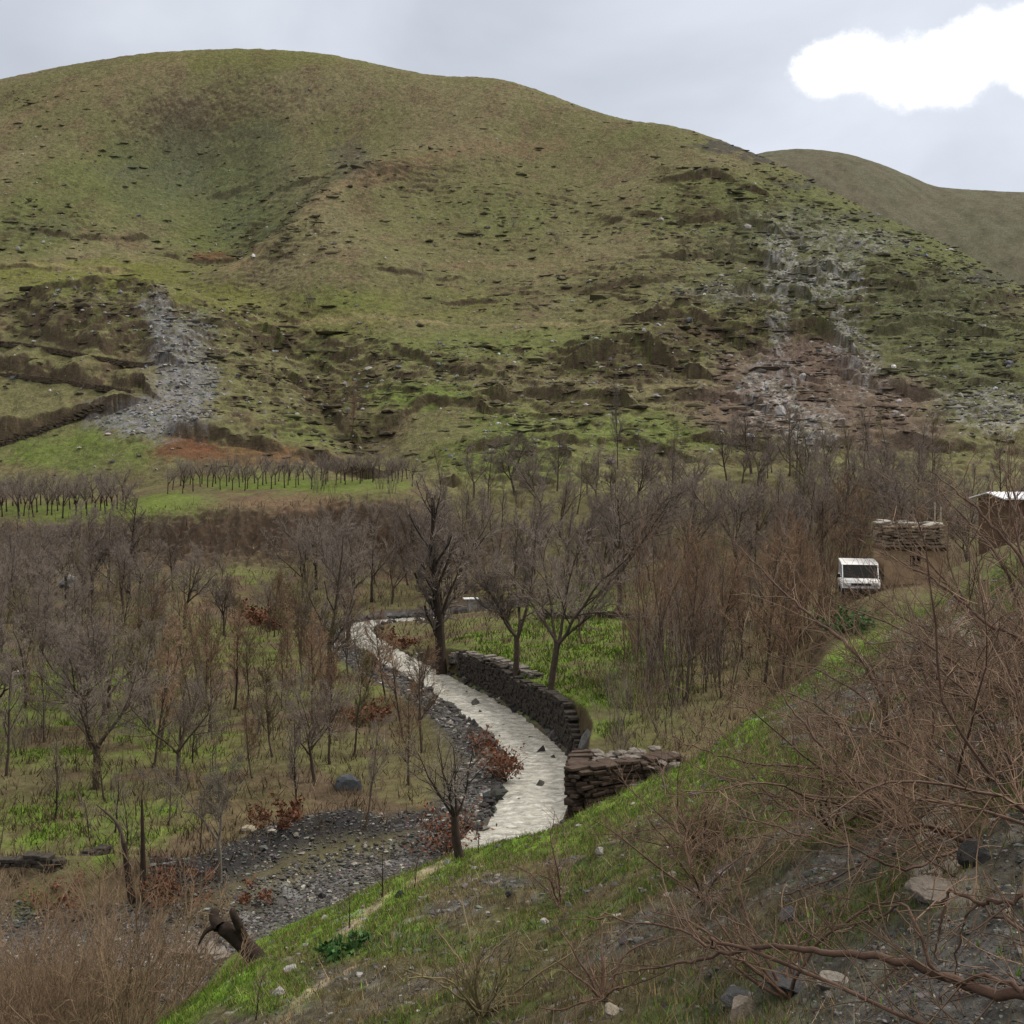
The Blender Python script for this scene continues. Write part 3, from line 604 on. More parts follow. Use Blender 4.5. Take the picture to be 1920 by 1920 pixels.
# ----------------------------------------------------------------- sky, sun, camera
def world():
    w = bpy.data.worlds.new('World'); SC.world = w; w.use_nodes = True
    nt = w.node_tree; nt.nodes.clear(); lk = nt.links
    out = N(nt, 'ShaderNodeOutputWorld'); bg = N(nt, 'ShaderNodeBackground'); lk.new(bg.outputs[0], out.inputs[0])
    bg.inputs['Strength'].default_value = .1
    sky = N(nt, 'ShaderNodeTexSky', sky_type='NISHITA'); sky.sun_disc = False
    sky.sun_elevation = SUN_EL; sky.sun_rotation = SUN_ROT; sky.air_density = 1; sky.dust_density = 2
    tc = N(nt, 'ShaderNodeTexCoord'); sp = N(nt, 'ShaderNodeSeparateXYZ'); lk.new(tc.outputs['Generated'], sp.inputs[0])
    def mth(op, a, b=None, c=None):
        n = N(nt, 'ShaderNodeMath', operation=op)
        for k, x in enumerate((a, b, c)):
            if x is None: continue
            if isinstance(x, (int, float)): n.inputs[k].default_value = x
            else: lk.new(x, n.inputs[k])
        return n.outputs[0]
    def rng_(x, a, b, c=0.0, d=1.0, smooth=True):
        n = N(nt, 'ShaderNodeMapRange'); n.interpolation_type = 'SMOOTHSTEP' if smooth else 'LINEAR'
        for k, q in zip(('From Min', 'From Max', 'To Min', 'To Max'), (a, b, c, d)): n.inputs[k].default_value = q
        lk.new(x, n.inputs['Value']); return n.outputs[0]
    yy = mth('MAXIMUM', sp.outputs['Y'], .05)
    tx = mth('DIVIDE', sp.outputs['X'], yy); te = mth('DIVIDE', sp.outputs['Z'], yy)
    # overcast: grey cloud deck, brighter to the zenith
    nz = N(nt, 'ShaderNodeTexNoise'); nz.inputs['Scale'].default_value = 2.6; nz.inputs['Detail'].default_value = 5; nz.inputs['Roughness'].default_value = .5; nz.inputs['Distortion'].default_value = .4
    mp = N(nt, 'ShaderNodeMapping'); mp.inputs['Scale'].default_value = (1, 1, 2.2); mp.inputs['Location'].default_value = (.3, 1.7, .2)
    lk.new(tc.outputs['Generated'], mp.inputs[0]); lk.new(mp.outputs[0], nz.inputs['Vector'])
    dk = N(nt, 'ShaderNodeValToRGB'); e = dk.color_ramp.elements
    e[0].position = .30; e[0].color = (2.68, 2.87, 3.24, 1); e[1].position = .70; e[1].color = (4.15, 4.32, 4.68, 1)
    lk.new(nz.outputs['Fac'], dk.inputs['Fac'])
    zen = rng_(sp.outputs['Z'], .42, .95, 1.0, 2.85)
    sidef = rng_(tx, -.5, .5, .95, 1.09)
    vs_ = N(nt, 'ShaderNodeVectorMath', operation='SCALE'); lk.new(dk.outputs[0], vs_.inputs[0]); lk.new(mth('MULTIPLY', zen, sidef), vs_.inputs['Scale'])
    wm = N(nt, 'ShaderNodeMix', data_type='RGBA', blend_type='MULTIPLY'); lk.new(rng_(sp.outputs['Z'], .42, .8), wm.inputs[0]); lk.new(vs_.outputs[0], wm.inputs[6]); wm.inputs[7].default_value = (1.14, 1.0, .82, 1)
    mx = N(nt, 'ShaderNodeMix', data_type='RGBA'); mx.inputs[0].default_value = .93
    lk.new(sky.outputs[0], mx.inputs[6]); lk.new(wm.outputs[2], mx.inputs[7])
    # the white cumulus lit by the sun
    cb = [(1545, 130, 62, 60), (1610, 118, 85, 62), (1700, 135, 95, 72), (1770, 140, 90, 68), (1790, 95, 75, 50), (1850, 85, 85, 70), (1930, 85, 110, 85), (1960, 130, 90, 60)]
    big = N(nt, 'ShaderNodeTexNoise'); big.inputs['Scale'].default_value = 26; big.inputs['Detail'].default_value = 8; big.inputs['Roughness'].default_value = .68
    cmb = N(nt, 'ShaderNodeCombineXYZ'); lk.new(tx, cmb.inputs[0]); lk.new(te, cmb.inputs[1]); lk.new(cmb.outputs[0], big.inputs['Vector'])
    dens = None
    for u, v, ru, rv in cb:
        a = mth('DIVIDE', mth('SUBTRACT', tx, (u - 960) / F), ru / F); b = mth('DIVIDE', mth('SUBTRACT', te, (900 - v) / F), rv / F)
        q = mth('SUBTRACT', 1.0, mth('SQRT', mth('ADD', mth('MULTIPLY', a, a), mth('MULTIPLY', b, b))))
        dens = q if dens is None else mth('SMOOTH_MAX', dens, q, .25)
    dens = mth('ADD', dens, mth('MULTIPLY', mth('SUBTRACT', big.outputs['Fac'], .5), 1.1))
    front = mth('GREATER_THAN', sp.outputs['Y'], .1)
    core = mth('MULTIPLY', rng_(dens, -.16, .55), front)
    halo = mth('MULTIPLY', rng_(dens, -1.3, .1, 0, .035), front)
    m2 = N(nt, 'ShaderNodeMix', data_type='RGBA'); lk.new(mth('MAXIMUM', core, halo), m2.inputs[0])
    cc_ = N(nt, 'ShaderNodeMix', data_type='RGBA'); lk.new(rng_(mth('ADD', dens, mth('MULTIPLY', mth('SUBTRACT', te, .36), 2.0)), -.1, .45), cc_.inputs[0])
    cc_.inputs[6].default_value = (5.9, 6.0, 6.25, 1); cc_.inputs[7].default_value = (9.5, 9.5, 9.4, 1)
    lk.new(mx.outputs[2], m2.inputs[6]); lk.new(cc_.outputs[2], m2.inputs[7])
    lk.new(m2.outputs[2], bg.inputs['Color'])
SUN_EL = math.radians(46); SUN_AZ = math.radians(68)     # azimuth clockwise from +Y (ahead), so the light comes from the right and a little ahead
SUN_ROT = SUN_AZ
world()
sd_ = bpy.data.lights.new('sun', 'SUN'); sd_.energy = 1.5; sd_.angle = math.radians(10); sd_.color = (1, .95, .86)
so = bpy.data.objects.new('sun', sd_); COL.objects.link(so); so.location = (60, 20, 90)
sdir = Vector((math.sin(SUN_AZ) * math.cos(SUN_EL), math.cos(SUN_AZ) * math.cos(SUN_EL), math.sin(SUN_EL)))
so.rotation_euler = sdir.to_track_quat('Z', 'Y').to_euler()
cd = bpy.data.cameras.new('camera'); co = bpy.data.objects.new('camera', cd); COL.objects.link(co)
co.location = (0, 0, EZ); co.rotation_euler = (math.radians(90), 0, 0)
cd.sensor_width = 36; cd.lens = 36 * F / 1920; cd.shift_y = -60 / 1920; cd.clip_start = .1; cd.clip_end = 3000
SC.camera = co
SC.render.engine = 'CYCLES'
SC.view_settings.view_transform = 'Standard'; SC.view_settings.look = 'None'; SC.view_settings.gamma = 1; SC.view_settings.exposure = 0.95
SC.cycles.max_bounces = 4; SC.cycles.diffuse_bounces = 2; SC.cycles.glossy_bounces = 2; SC.cycles.transparent_max_bounces = 4
# ----------------------------------------------------------------- branches
def nrm(v):
    return v / (np.linalg.norm(v, axis=-1, keepdims=True) + 1e-12)
class Tubes:
    """collects tapered branch tubes and turns them into one mesh"""
    def __init__(self): self.d = {}
    def add(self, P, R, sides=3):
        P = np.asarray(P, float); self.d.setdefault((len(P), sides), []).append((P, np.asarray(R, float)))
    def count(self): return sum(len(v) for v in self.d.values())
    def arrays(self):
        VV = []; FF = []; off = 0
        for (n, k), L in self.d.items():
            P = np.stack([p for p, r in L]); R = np.stack([r for p, r in L]); m = len(L)
            T = nrm(np.gradient(P, axis=1))
            ref = np.where(np.abs(T[..., 2:3]) > .9, np.array([1., 0, 0]), np.array([0, 0, 1.]))
            A = nrm(np.cross(T, ref)); B = np.cross(T, A)
            a = np.arange(k) * 2 * np.pi / k
            V = P[:, :, None, :] + R[:, :, None, None] * (np.cos(a)[None, None, :, None] * A[:, :, None, :] + np.sin(a)[None, None, :, None] * B[:, :, None, :])
            I = off + np.arange(m * n * k).reshape(m, n, k)
            q = np.stack([I[:, :-1], np.roll(I[:, :-1], -1, 2), np.roll(I[:, 1:], -1, 2), I[:, 1:]], -1).reshape(-1, 4)
            VV.append(V.reshape(-1, 3)); FF.append(q); off += m * n * k
        return np.concatenate(VV), np.concatenate(FF)
    def mesh(self, name, mat):
        V, Fq = self.arrays(); return mesh_np(name, V, Fq, 4, mat, True)

def wander(p, d, length, n, rg, wob, up):
    P = [p]; seg = length / n
    for i in range(n):
        d = nrm(d + rg.normal(0, wob, 3) + np.array([0, 0, up])); P.append(P[-1] + d * seg)
    return np.array(P)
def side_dir(d, ang, rg, flat=1.0):
    r = nrm(np.cross(d, nrm(rg.normal(0, 1, 3)))); r[2] *= flat
    return nrm(d * math.cos(ang) + nrm(r) * math.sin(ang))
def taper(r0, r1, n): return r0 + (r1 - r0) * np.linspace(0, 1, n)

def grow(T, W, p, d, L, r, lvl, S, rg):
    """recursive branch: T takes the wood, W the fine twigs"""
    s = S[lvl]; last = lvl == len(S) - 1
    n = s['n']; P = wander(p, d, L, n, rg, s['wob'], s['up'])
    R = taper(r, r * s['tip'], n + 1)
    (W if s.get('fine') else T).add(P, R, s['sides'])
    if last: return P
    c = S[lvl + 1]; k = int(round(c['num'] * (.75 + .5 * rg.random())))
    for q in range(k):
        t = c['t0'] + (1 - c['t0']) * ((q + rg.random()) / k) if k > 1 else .9
        t = min(t, .999); f = t * n; i = int(f); b = P[i] + (P[i + 1] - P[i]) * (f - i)
        dd = side_dir(nrm(P[i + 1] - P[i]), math.radians(c['ang'] * (.7 + .6 * rg.random())), rg, c.get('flat', 1))
        ln = L * c['len'] * (.65 + .6 * rg.random()) * (1 - c.get('fall', .35) * t)
        rr = max(c['rmin'], (r + (r * s['tip'] - r) * t) * c['rad'])
        grow(T, W, b, dd, ln, rr, lvl + 1, S, rg)
    return P

def tree_proto(seed, H, r0, kind):
    rg = np.random.default_rng(seed); T, W = Tubes(), Tubes()
    g = .0088 if H > 4 else .007
    if kind == 'vase':       # short trunk, several strong rising limbs, wide fine crown
        S = [dict(n=4, wob=.07, up=.05, tip=.8, sides=7),
             dict(num=4.6, t0=.86, ang=33, len=1.75, rad=.62, rmin=.02, n=7, wob=.13, up=.06, tip=.34, sides=5, fall=0),
             dict(num=8, t0=.22, ang=42, len=.52, rad=.55, rmin=.013, n=5, wob=.14, up=.05, tip=.4, sides=4),
             dict(num=10, t0=.15, ang=45, len=.46, rad=.6, rmin=.010, n=3, wob=.16, up=.04, tip=.6, sides=3, fine=1),
             dict(num=10.5, t0=.15, ang=40, len=.50, rad=.7, rmin=g, n=2, wob=.14, up=.03, tip=.6, sides=3, fine=1)]
        L = H * .34
    elif kind == 'slim':     # tall thin trunk with rising side branches
        S = [dict(n=9, wob=.05, up=.05, tip=.18, sides=6),
             dict(num=15, t0=.22, ang=34, len=.36, rad=.55, rmin=.012, n=4, wob=.12, up=.09, tip=.4, sides=4, fall=.55),
             dict(num=9, t0=.15, ang=38, len=.5, rad=.6, rmin=.009, n=3, wob=.14, up=.06, tip=.5, sides=3, fine=1),
             dict(num=10, t0=.15, ang=36, len=.5, rad=.7, rmin=g, n=2, wob=.12, up=.05, tip=.6, sides=3, fine=1)]
        L = H * .9
    elif kind == 'orchard':
        S = [dict(n=3, wob=.05, up=.05, tip=.8, sides=5),
             dict(num=5, t0=.75, ang=30, len=1.15, rad=.6, rmin=.02, n=4, wob=.12, up=.08, tip=.4, sides=4, fall=0),
             dict(num=7, t0=.2, ang=38, len=.55, rad=.6, rmin=.012, n=3, wob=.14, up=.06, tip=.5, sides=3, fine=1),
             dict(num=8, t0=.15, ang=38, len=.55, rad=.7, rmin=.010, n=2, wob=.12, up=.05, tip=.6, sides=3, fine=1)]
        L = H * .42
    elif kind == 'sapling':
        S = [dict(n=7, wob=.07, up=.05, tip=.25, sides=5),
             dict(num=9, t0=.2, ang=30, len=.42, rad=.55, rmin=.008, n=4, wob=.12, up=.09, tip=.4, sides=3, fall=.45),
             dict(num=9, t0=.2, ang=36, len=.45, rad=.6, rmin=.007, n=2, wob=.14, up=.05, tip=.5, sides=3, fine=1),
             dict(num=5, t0=.2, ang=36, len=.5, rad=.7, rmin=.005, n=2, wob=.12, up=.05, tip=.6, sides=3, fine=1)]
        L = H * .85
    if kind in ('vase', 'orchard') or True:
        grow(T, W, np.array([0, 0, -.15]), np.array([rg.normal(0, .06), rg.normal(0, .06), 1.]), L, r0, 0, S, rg)
        # root flare
        T.add(np.array([[0, 0, -.35], [0, 0, 0.02], [0, 0, .22]]), np.array([r0 * 1.7, r0 * 1.35, r0 * 1.0]), 7)
    return T, W
def clump_proto(seed, H, n, spread, r0, dense=1.0):
    """many upright stems from one stool, each finely twigged"""
    rg = np.random.default_rng(seed); T, W = Tubes(), Tubes()
    S = [dict(n=7, wob=.10, up=.05, tip=.3, sides=4),
         dict(num=9 * dense, t0=.15, ang=34, len=.38, rad=.6, rmin=.006, n=3, wob=.1, up=.09, tip=.5, sides=3, fall=.45, fine=1),
         dict(num=5 * dense, t0=.2, ang=36, len=.5, rad=.65, rmin=.0045, n=2, wob=.12, up=.05, tip=.6, sides=3, fine=1)]
    for i in range(n):
        a = rg.random() * 6.283; q = spread * math.sqrt(rg.random())
        p = np.array([math.cos(a) * q * .35, math.sin(a) * q * .35, -.1])
        d = np.array([math.cos(a) * q * .45, math.sin(a) * q * .45, H])
        grow(T, W, p, nrm(d), H * (.6 + .45 * rg.random()), r0 * (.6 + .6 * rg.random()), 0, S, rg)
    return T, W

def make(name, label, cat, protos, loc, H0, H, rz, group=None, mats=None, parts=('trunk', 'crown'), lean=(0, 0), wide=1.0):
    """one plant: an Empty at its foot with the wood and the fine growth as children (mesh data shared between copies)"""
    me_t, me_w = protos
    s = H / H0
    r = empty(name, loc, rz, (s * wide, s * wide, s)); r.rotation_euler = (lean[0], lean[1], rz)
    tag(r, label, cat, group)
    for nm, me in zip(parts, (me_t, me_w)):
        if me is not None:
            c = bpy.data.objects.new(nm, me); COL.objects.link(c); c.parent = r
    return r
def proto_mesh(TW, names, mt, mw):
    T, W = TW
    return (T.mesh(names[0], mt), W.mesh(names[1], mw) if W.d else None)
PR = {}
def fam(key, kind, H, r0, n, mt, mw, seed, **k):
    PR[key] = [(proto_mesh(tree_proto(seed + i * 7, H, r0, kind) if kind != 'clump' else clump_proto(seed + i * 7, H, k['stems'], k['spread'], r0, k.get('dense', 1)),
                           ('trunk', 'crown') if kind != 'clump' else ('stems', 'twigs'), M[mt], M[mw]), H) for i in range(n)]
fam('vase', 'vase', 7.0, .15, 7, 'bark', 'twig_grey', 100)
fam('slim', 'slim', 7.0, .10, 6, 'bark', 'twig_grey', 200)
fam('slim_brown', 'slim', 6.0, .07, 4, 'bark', 'twig_brown', 250)
fam('slim_olive', 'slim', 5.0, .06, 3, 'bark', 'twig_olive', 270)
fam('orchard', 'orchard', 3.6, .075, 5, 'bark_dark', 'twig_grey', 300)
fam('sapling', 'sapling', 4.0, .045, 6, 'bark', 'twig_olive', 400)
fam('sapling_dark', 'sapling', 4.0, .055, 5, 'bark_dark', 'twig_grey', 450)
fam('big_dark', 'slim', 8.0, .24, 1, 'bark_dark', 'twig_grey', 280)
fam('tall_grey', 'clump', 6.0, .030, 3, 'bark', 'twig_grey', 660, stems=7, spread=1.6)
fam('yellow', 'slim', 6.0, .07, 2, 'bark', 'twig_yellow', 500)
fam('thicket', 'clump', 6.0, .034, 6, 'shrub_bark', 'twig_brown', 600, stems=7, spread=2.6)
fam('thicket_grey', 'clump', 4.0, .026, 4, 'bark', 'twig_grey', 650, stems=8, spread=1.6)
fam('willow', 'clump', 3.2, .018, 4, 'twig_tan', 'twig_tan', 700, stems=11, spread=3.4, dense=1.3)
fam('pale', 'vase', 7.0, .13, 1, 'bark_pale', 'bark_pale', 900)
_rp = np.random.default_rng(77)
def pick(key, k=None):
    L = PR[key]; return L[int(_rp.integers(len(L))) if k is None else k % len(L)]
def plant(name, label, cat, key, loc, H, group=None, k=None, lean=(0, 0), wide=None, rz=None):
    pr, H0 = pick(key, k)
    parts = (pr[0].name.split('.')[0], pr[1].name.split('.')[0])
    return make(name, label, cat, pr, loc, H0, H, _rp.random() * 6.28 if rz is None else rz, group, None, parts, lean, wide if wide else .85 + .3 * _rp.random())

# ---- the trees one can tell apart: (foot u, foot row, top row, family, index, width, lean, label)
HERO = [
    (1032, 1312, 985, 'vase', 0, 1.0, (-.02, -.05), 'grey bare tree forking into many limbs at the meadow edge above the stream wall'),
    (966, 1287, 985, 'vase', 1, 1.0, (0, -.10), 'bare tree with a crooked low fork beside the tree at the wall edge'),
    (830, 1272, 885, 'big_dark', 0, 1.0, (0, 0), 'tall bare tree with thick dark trunk where the stone stream wall begins'),
    (1160, 1150, 880, 'vase', 3, 1.0, (0, -.04), 'tall bare tree with wide Y fork behind the green meadow'),
    (1086, 1196, 1040, 'vase', 4, .7, (0, .05), 'small bare tree in mid meadow between the larger forked trees'),
    (615, 1315, 960, 'slim', 0, 1.1, (0, 0), 'tall slender bare tree on the left stream bank opposite the river bend'),
    (655, 1215, 975, 'vase', 5, .8, (0, .16), 'bare tree leaning over the sharp bend of the stream'),
    (412, 1655, 1395, 'pale', 0, .9, (0, 0), 'pale grey bare tree with rising limbs beside the rust coloured bush'),
    (200, 1118, 930, 'slim', 1, .9, (0, -.05), 'dark thin leaning tree below the left orchard terrace'),
    (242, 1122, 900, 'slim', 2, 1.1, (0, .05), 'tall twin limbed dark tree below the left orchard terrace'),
    (325, 1108, 960, 'slim', 3, .9, (0, .28), 'slanting dark tree leaning away from the twin limbed tree'),
    (162, 1322, 1180, 'sapling_dark', 0, 1.2, (0, 0), 'small dark V shaped tree on the bright grass far from the stream'),
    (12, 1455, 1210, 'slim', 4, .9, (0, .02), 'tall dark slender tree at the outer edge of the bright left grass'),
    (288, 1440, 1165, 'slim_brown', 0, .9, (0, 0), 'slim tree with feathery orange brown crown standing alone in the left valley'),
    (385, 1330, 1120, 'slim_brown', 1, 1.1, (0, 0), 'upright orange brown tree next to the feathery solitary one'),
    (440, 1330, 1130, 'slim_brown', 2, 1.1, (0, 0), 'orange brown tree nearest the red brush mound in the left valley'),
    (560, 1530, 1300, 'slim', 5, .8, (0, .18), 'thin leaning tree on the bank above the dark gravel channel'),
    (683, 1560, 1330, 'slim', 1, .7, (0, .14), 'thin slanting tree over the dark gravel beside the blue grey boulder'),
    (1158, 880, 700, 'slim', 3, .45, (0, 0), 'tall narrow poplar rising alone in front of the green hill foot'),
    (660, 815, 735, 'slim_brown', 3, .6, (0, 0), 'small pale brown tree standing in the hillside gully'),
    (1372, 850, 760, 'slim', 0, .5, (0, 0), 'thin dark tree at the foot of the rocky hillside'),
]
for (u, v, vt, key, k, wd, lean, lab) in HERO:
    loc = hit(u, v, 12, sink=.05)
    H = (v - vt) / F * loc.y
    plant('bare_tree', lab, 'tree', key, loc, H, k=k, lean=lean, wide=wd)

def scatter(n, u0, u1, D0, D1, key, H0, H1, name, label, cat, group, ok=None, mind=1.2, wide=None, jit=.05):
    pts = []; tries = 0
    while len(pts) < n and tries < n * 60:
        tries += 1
        u = u0 + (u1 - u0) * _rp.random(); D = D0 + (D1 - D0) * _rp.random()
        x = (u - 960) / F * D
        if ok is not None and not ok(u, D, x): continue
        if any((x - a) ** 2 + (D - b) ** 2 < mind * mind for a, b in pts): continue
        pts.append((x, D))
        kk = key[int(_rp.integers(len(key)))]
        plant(name, label, cat, kk, at(u, D, .06), H0 + (H1 - H0) * _rp.random(), group, lean=(_rp.normal(0, jit), _rp.normal(0, jit)), wide=wide)
    return pts
WXY = WPATH[:, :2]
def clear_stream(u, D, x, m=2.0):
    return np.min((WXY[:, 0] - x) ** 2 + (WXY[:, 1] - D) ** 2) > m * m
def clear_all(u, D, x):
    return clear_stream(u, D, x) and np.min((SPATH[:, 0] - x) ** 2 + (SPATH[:, 1] - D) ** 2) > 2.2
# orchard terraces
for i, u in enumerate(np.linspace(318, 770, 58)):
    uu = u + _rp.normal(0, 3); D = 127 + 3.0 * (i % 3) + _rp.normal(0, .7)
    plant('orchard_tree', 'small bare orchard tree in the row on the upper green terrace', 'tree', 'orchard', at(uu, D, .05), 3.1 + .9 * _rp.random(), 'orchard row on the upper terrace', wide=.9)
for i, u in enumerate(np.linspace(-10, 236, 40)):
    uu = u + _rp.normal(0, 3); D = 120 + 4.0 * (i % 3) + _rp.normal(0, .7)
    plant('orchard_tree', 'small bare orchard tree on the lower left green terrace', 'tree', 'orchard', at(uu, D, .05), 3.6 + 1.0 * _rp.random(), 'orchard trees on the lower left terrace', wide=.95)
# woods along the valley behind the meadow
scatter(125, 830, 1760, 88, 130, ['vase', 'slim', 'vase', 'sapling', 'slim'], 4.6, 8.6, 'bare_tree', 'grey bare tree in the dense wood behind the meadow at the hill foot', 'tree', 'grey wood at the hill foot', mind=2.2)
scatter(22, 560, 860, 92, 114, ['vase', 'slim', 'orchard'], 4.0, 7.5, 'bare_tree', 'bare mauve grey tree behind the river bend below the eroded bank', 'tree', 'trees behind the river bend', ok=clear_stream, mind=2.4)
scatter(54, -20, 600, 76, 111, ['slim', 'vase', 'sapling'], 3.6, 6.6, 'bare_tree', 'thin bare grey tree in the left valley wood below the eroded bank', 'tree', 'left valley wood', ok=lambda u, D, x: clear_all(u, D, x) and not (300 < u < 660 and D > 86), mind=2.0)
scatter(42, -20, 330, 46, 80, ['sapling_dark', 'slim', 'sapling', 'vase'], 3.2, 5.6, 'bare_tree', 'thin bare tree among the bright grass of the left valley', 'tree', 'trees on the left valley grass', ok=clear_all, mind=1.8)
scatter(46, 250, 800, 41, 80, ['sapling', 'slim_olive', 'slim_brown', 'slim_brown'], 3.0, 5.4, 'sapling', 'olive brown sapling between the orange trees and the gravel', 'sapling', 'saplings left of the stream', ok=lambda u, D, x: clear_all(u, D, x) and clear_stream(u, D, x, 3.6), mind=1.5)
scatter(14, -20, 420, 33, 47, ['sapling', 'sapling_dark'], 1.8, 3.4, 'sapling', 'low bare sapling on the grass above the side channel', 'sapling', 'saplings above the side channel', ok=clear_all, mind=1.6)
scatter(16, 1560, 1960, 76, 112, ['vase', 'slim', 'slim_brown'], 4.5, 8, 'bare_tree', 'brown grey bare tree behind the mud hut and the white roofed house', 'tree', 'trees behind the hut', mind=2.4)
for u, D, H, lab in ((1500, 112, 5.6, 'yellow green budding tree at the hill foot, the broadest of the budding trees'), (1448, 115, 3.6, 'low yellow green budding tree before the rocky slope'),
                     (1620, 108, 4.6, 'yellow green budding tree behind the white van'), (935, 96, 3.0, 'small yellow tinged budding tree behind the forked meadow trees')):
    plant('budding_tree', lab, 'tree', 'yellow', at(u, D, .05), H, wide=1.5)
scatter(6, 60, 640, 36, 56, ['vase'], 3.4, 5.6, 'bare_tree', 'spreading grey bare tree in the near part of the left valley', 'tree', 'spreading trees of the left valley', ok=clear_all, mind=2.6)
# rust brown thicket between the meadow and the near slope
scatter(58, 1185, 1590, 45, 72, ['thicket', 'thicket', 'tall_grey', 'slim_brown'], 3.4, 7.6, 'thicket_shrub', 'tall rust brown multi stemmed shrub in the thicket between meadow and near slope', 'shrub', 'rust brown thicket', mind=1.2, wide=.9,
        ok=lambda u, D, x: D > footD(np.array([(u - 960) / F]))[0] + 2 and not (u > 1500 and D < 58) and (u > 1265 or D < 62))
scatter(14, 1060, 1260, 38, 50, ['thicket', 'thicket_grey'], 1.4, 2.6, 'thicket_shrub', 'low bare brown shrub around the foot of the stone abutment', 'shrub', 'low shrubs by the abutment', mind=1.0, ok=lambda u, D, x: clear_stream(u, D, x, 2.6))
scatter(80, 560, 1760, 84, 128, ['thicket_grey', 'thicket_grey', 'thicket'], 2.0, 4.4, 'thicket_shrub', 'grey brown bare shrub filling the wood beyond the stream', 'shrub', 'shrubs beyond the stream', ok=clear_stream, mind=1.5)
scatter(70, -20, 700, 44, 106, ['thicket_grey', 'thicket_grey', 'thicket'], 1.1, 3.0, 'thicket_shrub', 'low grey brown shrub scattered among the left valley trees', 'shrub', 'low shrubs of the left valley', ok=lambda u, D, x: clear_all(u, D, x) and not (330 < u < 640 and D > 92), mind=2.0)
scatter(14, 1610, 1960, 60, 72, ['thicket', 'thicket_grey'], 1.2, 2.4, 'thicket_shrub', 'bare shrub around the mud hut and the white roofed house', 'shrub', 'shrubs around the hut', mind=1.2, ok=lambda u, D, x: abs(u - 1690) > 70)
for u, D, H in ((1562, 48.5, 1.3), (1585, 49.5, 1.1), (1607, 48.8, 1.25), (1632, 49.6, 1.4), (1655, 47.5, .9)):
    plant('brush_shrub', 'low rust brown brush on the brow before the white van and the mud hut', 'shrub', 'thicket', at(u, D, .1), H, 'brush before the van', wide=1.6)
# tan willow thicket in the near left corner
scatter(17, -60, 340, 18.5, 24, ['willow'], 2.2, 3.4, 'willow_shrub', 'dense tan willow shrub of upright shoots in the near left corner', 'shrub', 'tan willow shrubs', mind=.8, wide=1.0,
        ok=lambda u, D, x: u < 300 - (D - 18) * 4)
# shrubs and small trees dotted on the hill
for u, v, px, lab in ((585, 578, 45, 'lone bare shrub on the smooth middle hillside'), (790, 530, 40, 'dark bare shrub beside the long hillside ledge'), (222, 470, 26, 'tiny bare shrub above the left hillside track'),
                      (1372, 480, 34, 'brown shrub among the rocks high on the spur'), (265, 725, 40, 'tan shrub at the end of the terrace wall'), (1440, 415, 30, 'small brown bush near the spur crest'), (820, 655, 24, 'small bush on the lower hillside ledge'),
                      (1050, 460, 40, 'thin pale shrub on the open hillside right of the gully rib'), (965, 430, 36, 'thin grey shrub on the open middle hillside')):
    loc = hit(u, v, 120); plant('bare_shrub', lab, 'shrub', 'thicket_grey', loc, px / F * loc.y, wide=1.1)

# ---- near shrubs with traced branches
def catmull(P, n=6): return smooth_path(P, n)
def twiggy(T, W, P, R, rg, dens, ln, up=.02, lvl=2, rmin=.0028, side=None):
    """twigs along a branch P"""
    seg = np.linalg.norm(np.diff(P, axis=0), axis=1); tot = seg.sum(); cum = np.concatenate([[0], np.cumsum(seg)])
    k = int(tot * dens)
    for q in range(k):
        s = tot * (.12 + .88 * (q + rg.random()) / max(k, 1)); s = min(s, tot * .999)
        i = int(np.searchsorted(cum, s) - 1); i = max(0, min(i, len(P) - 2)); f = (s - cum[i]) / seg[i]
        b = P[i] + (P[i + 1] - P[i]) * f; d = nrm(P[i + 1] - P[i])
        dd = side_dir(d, math.radians(rg.uniform(22, 62)), rg); dd = nrm(dd + np.array([0, 0, .12]))
        l = ln * (.35 + .9 * rg.random()) * (1.1 - .5 * s / tot)
        r = max(rmin, min(R[i] * .5, .006 * l / .5))
        Q = wander(b, dd, l, 4, rg, .14, up); Rq = taper(r, rmin * .7, 5)
        W.add(Q, Rq, 3)
        if lvl > 1:
            for z in range(int(l * 9 * rg.random() + 2)):
                t = .2 + .75 * rg.random(); f2 = t * 4; i2 = int(f2); b2 = Q[i2] + (Q[i2 + 1] - Q[i2]) * (f2 - i2)
                d2 = side_dir(nrm(Q[i2 + 1] - Q[i2]), math.radians(rg.uniform(22, 55)), rg)
                W.add(wander(b2, d2, l * rg.uniform(.2, .55), 3, rg, .15, up), taper(r * .65, rmin * .6, 4), 3)
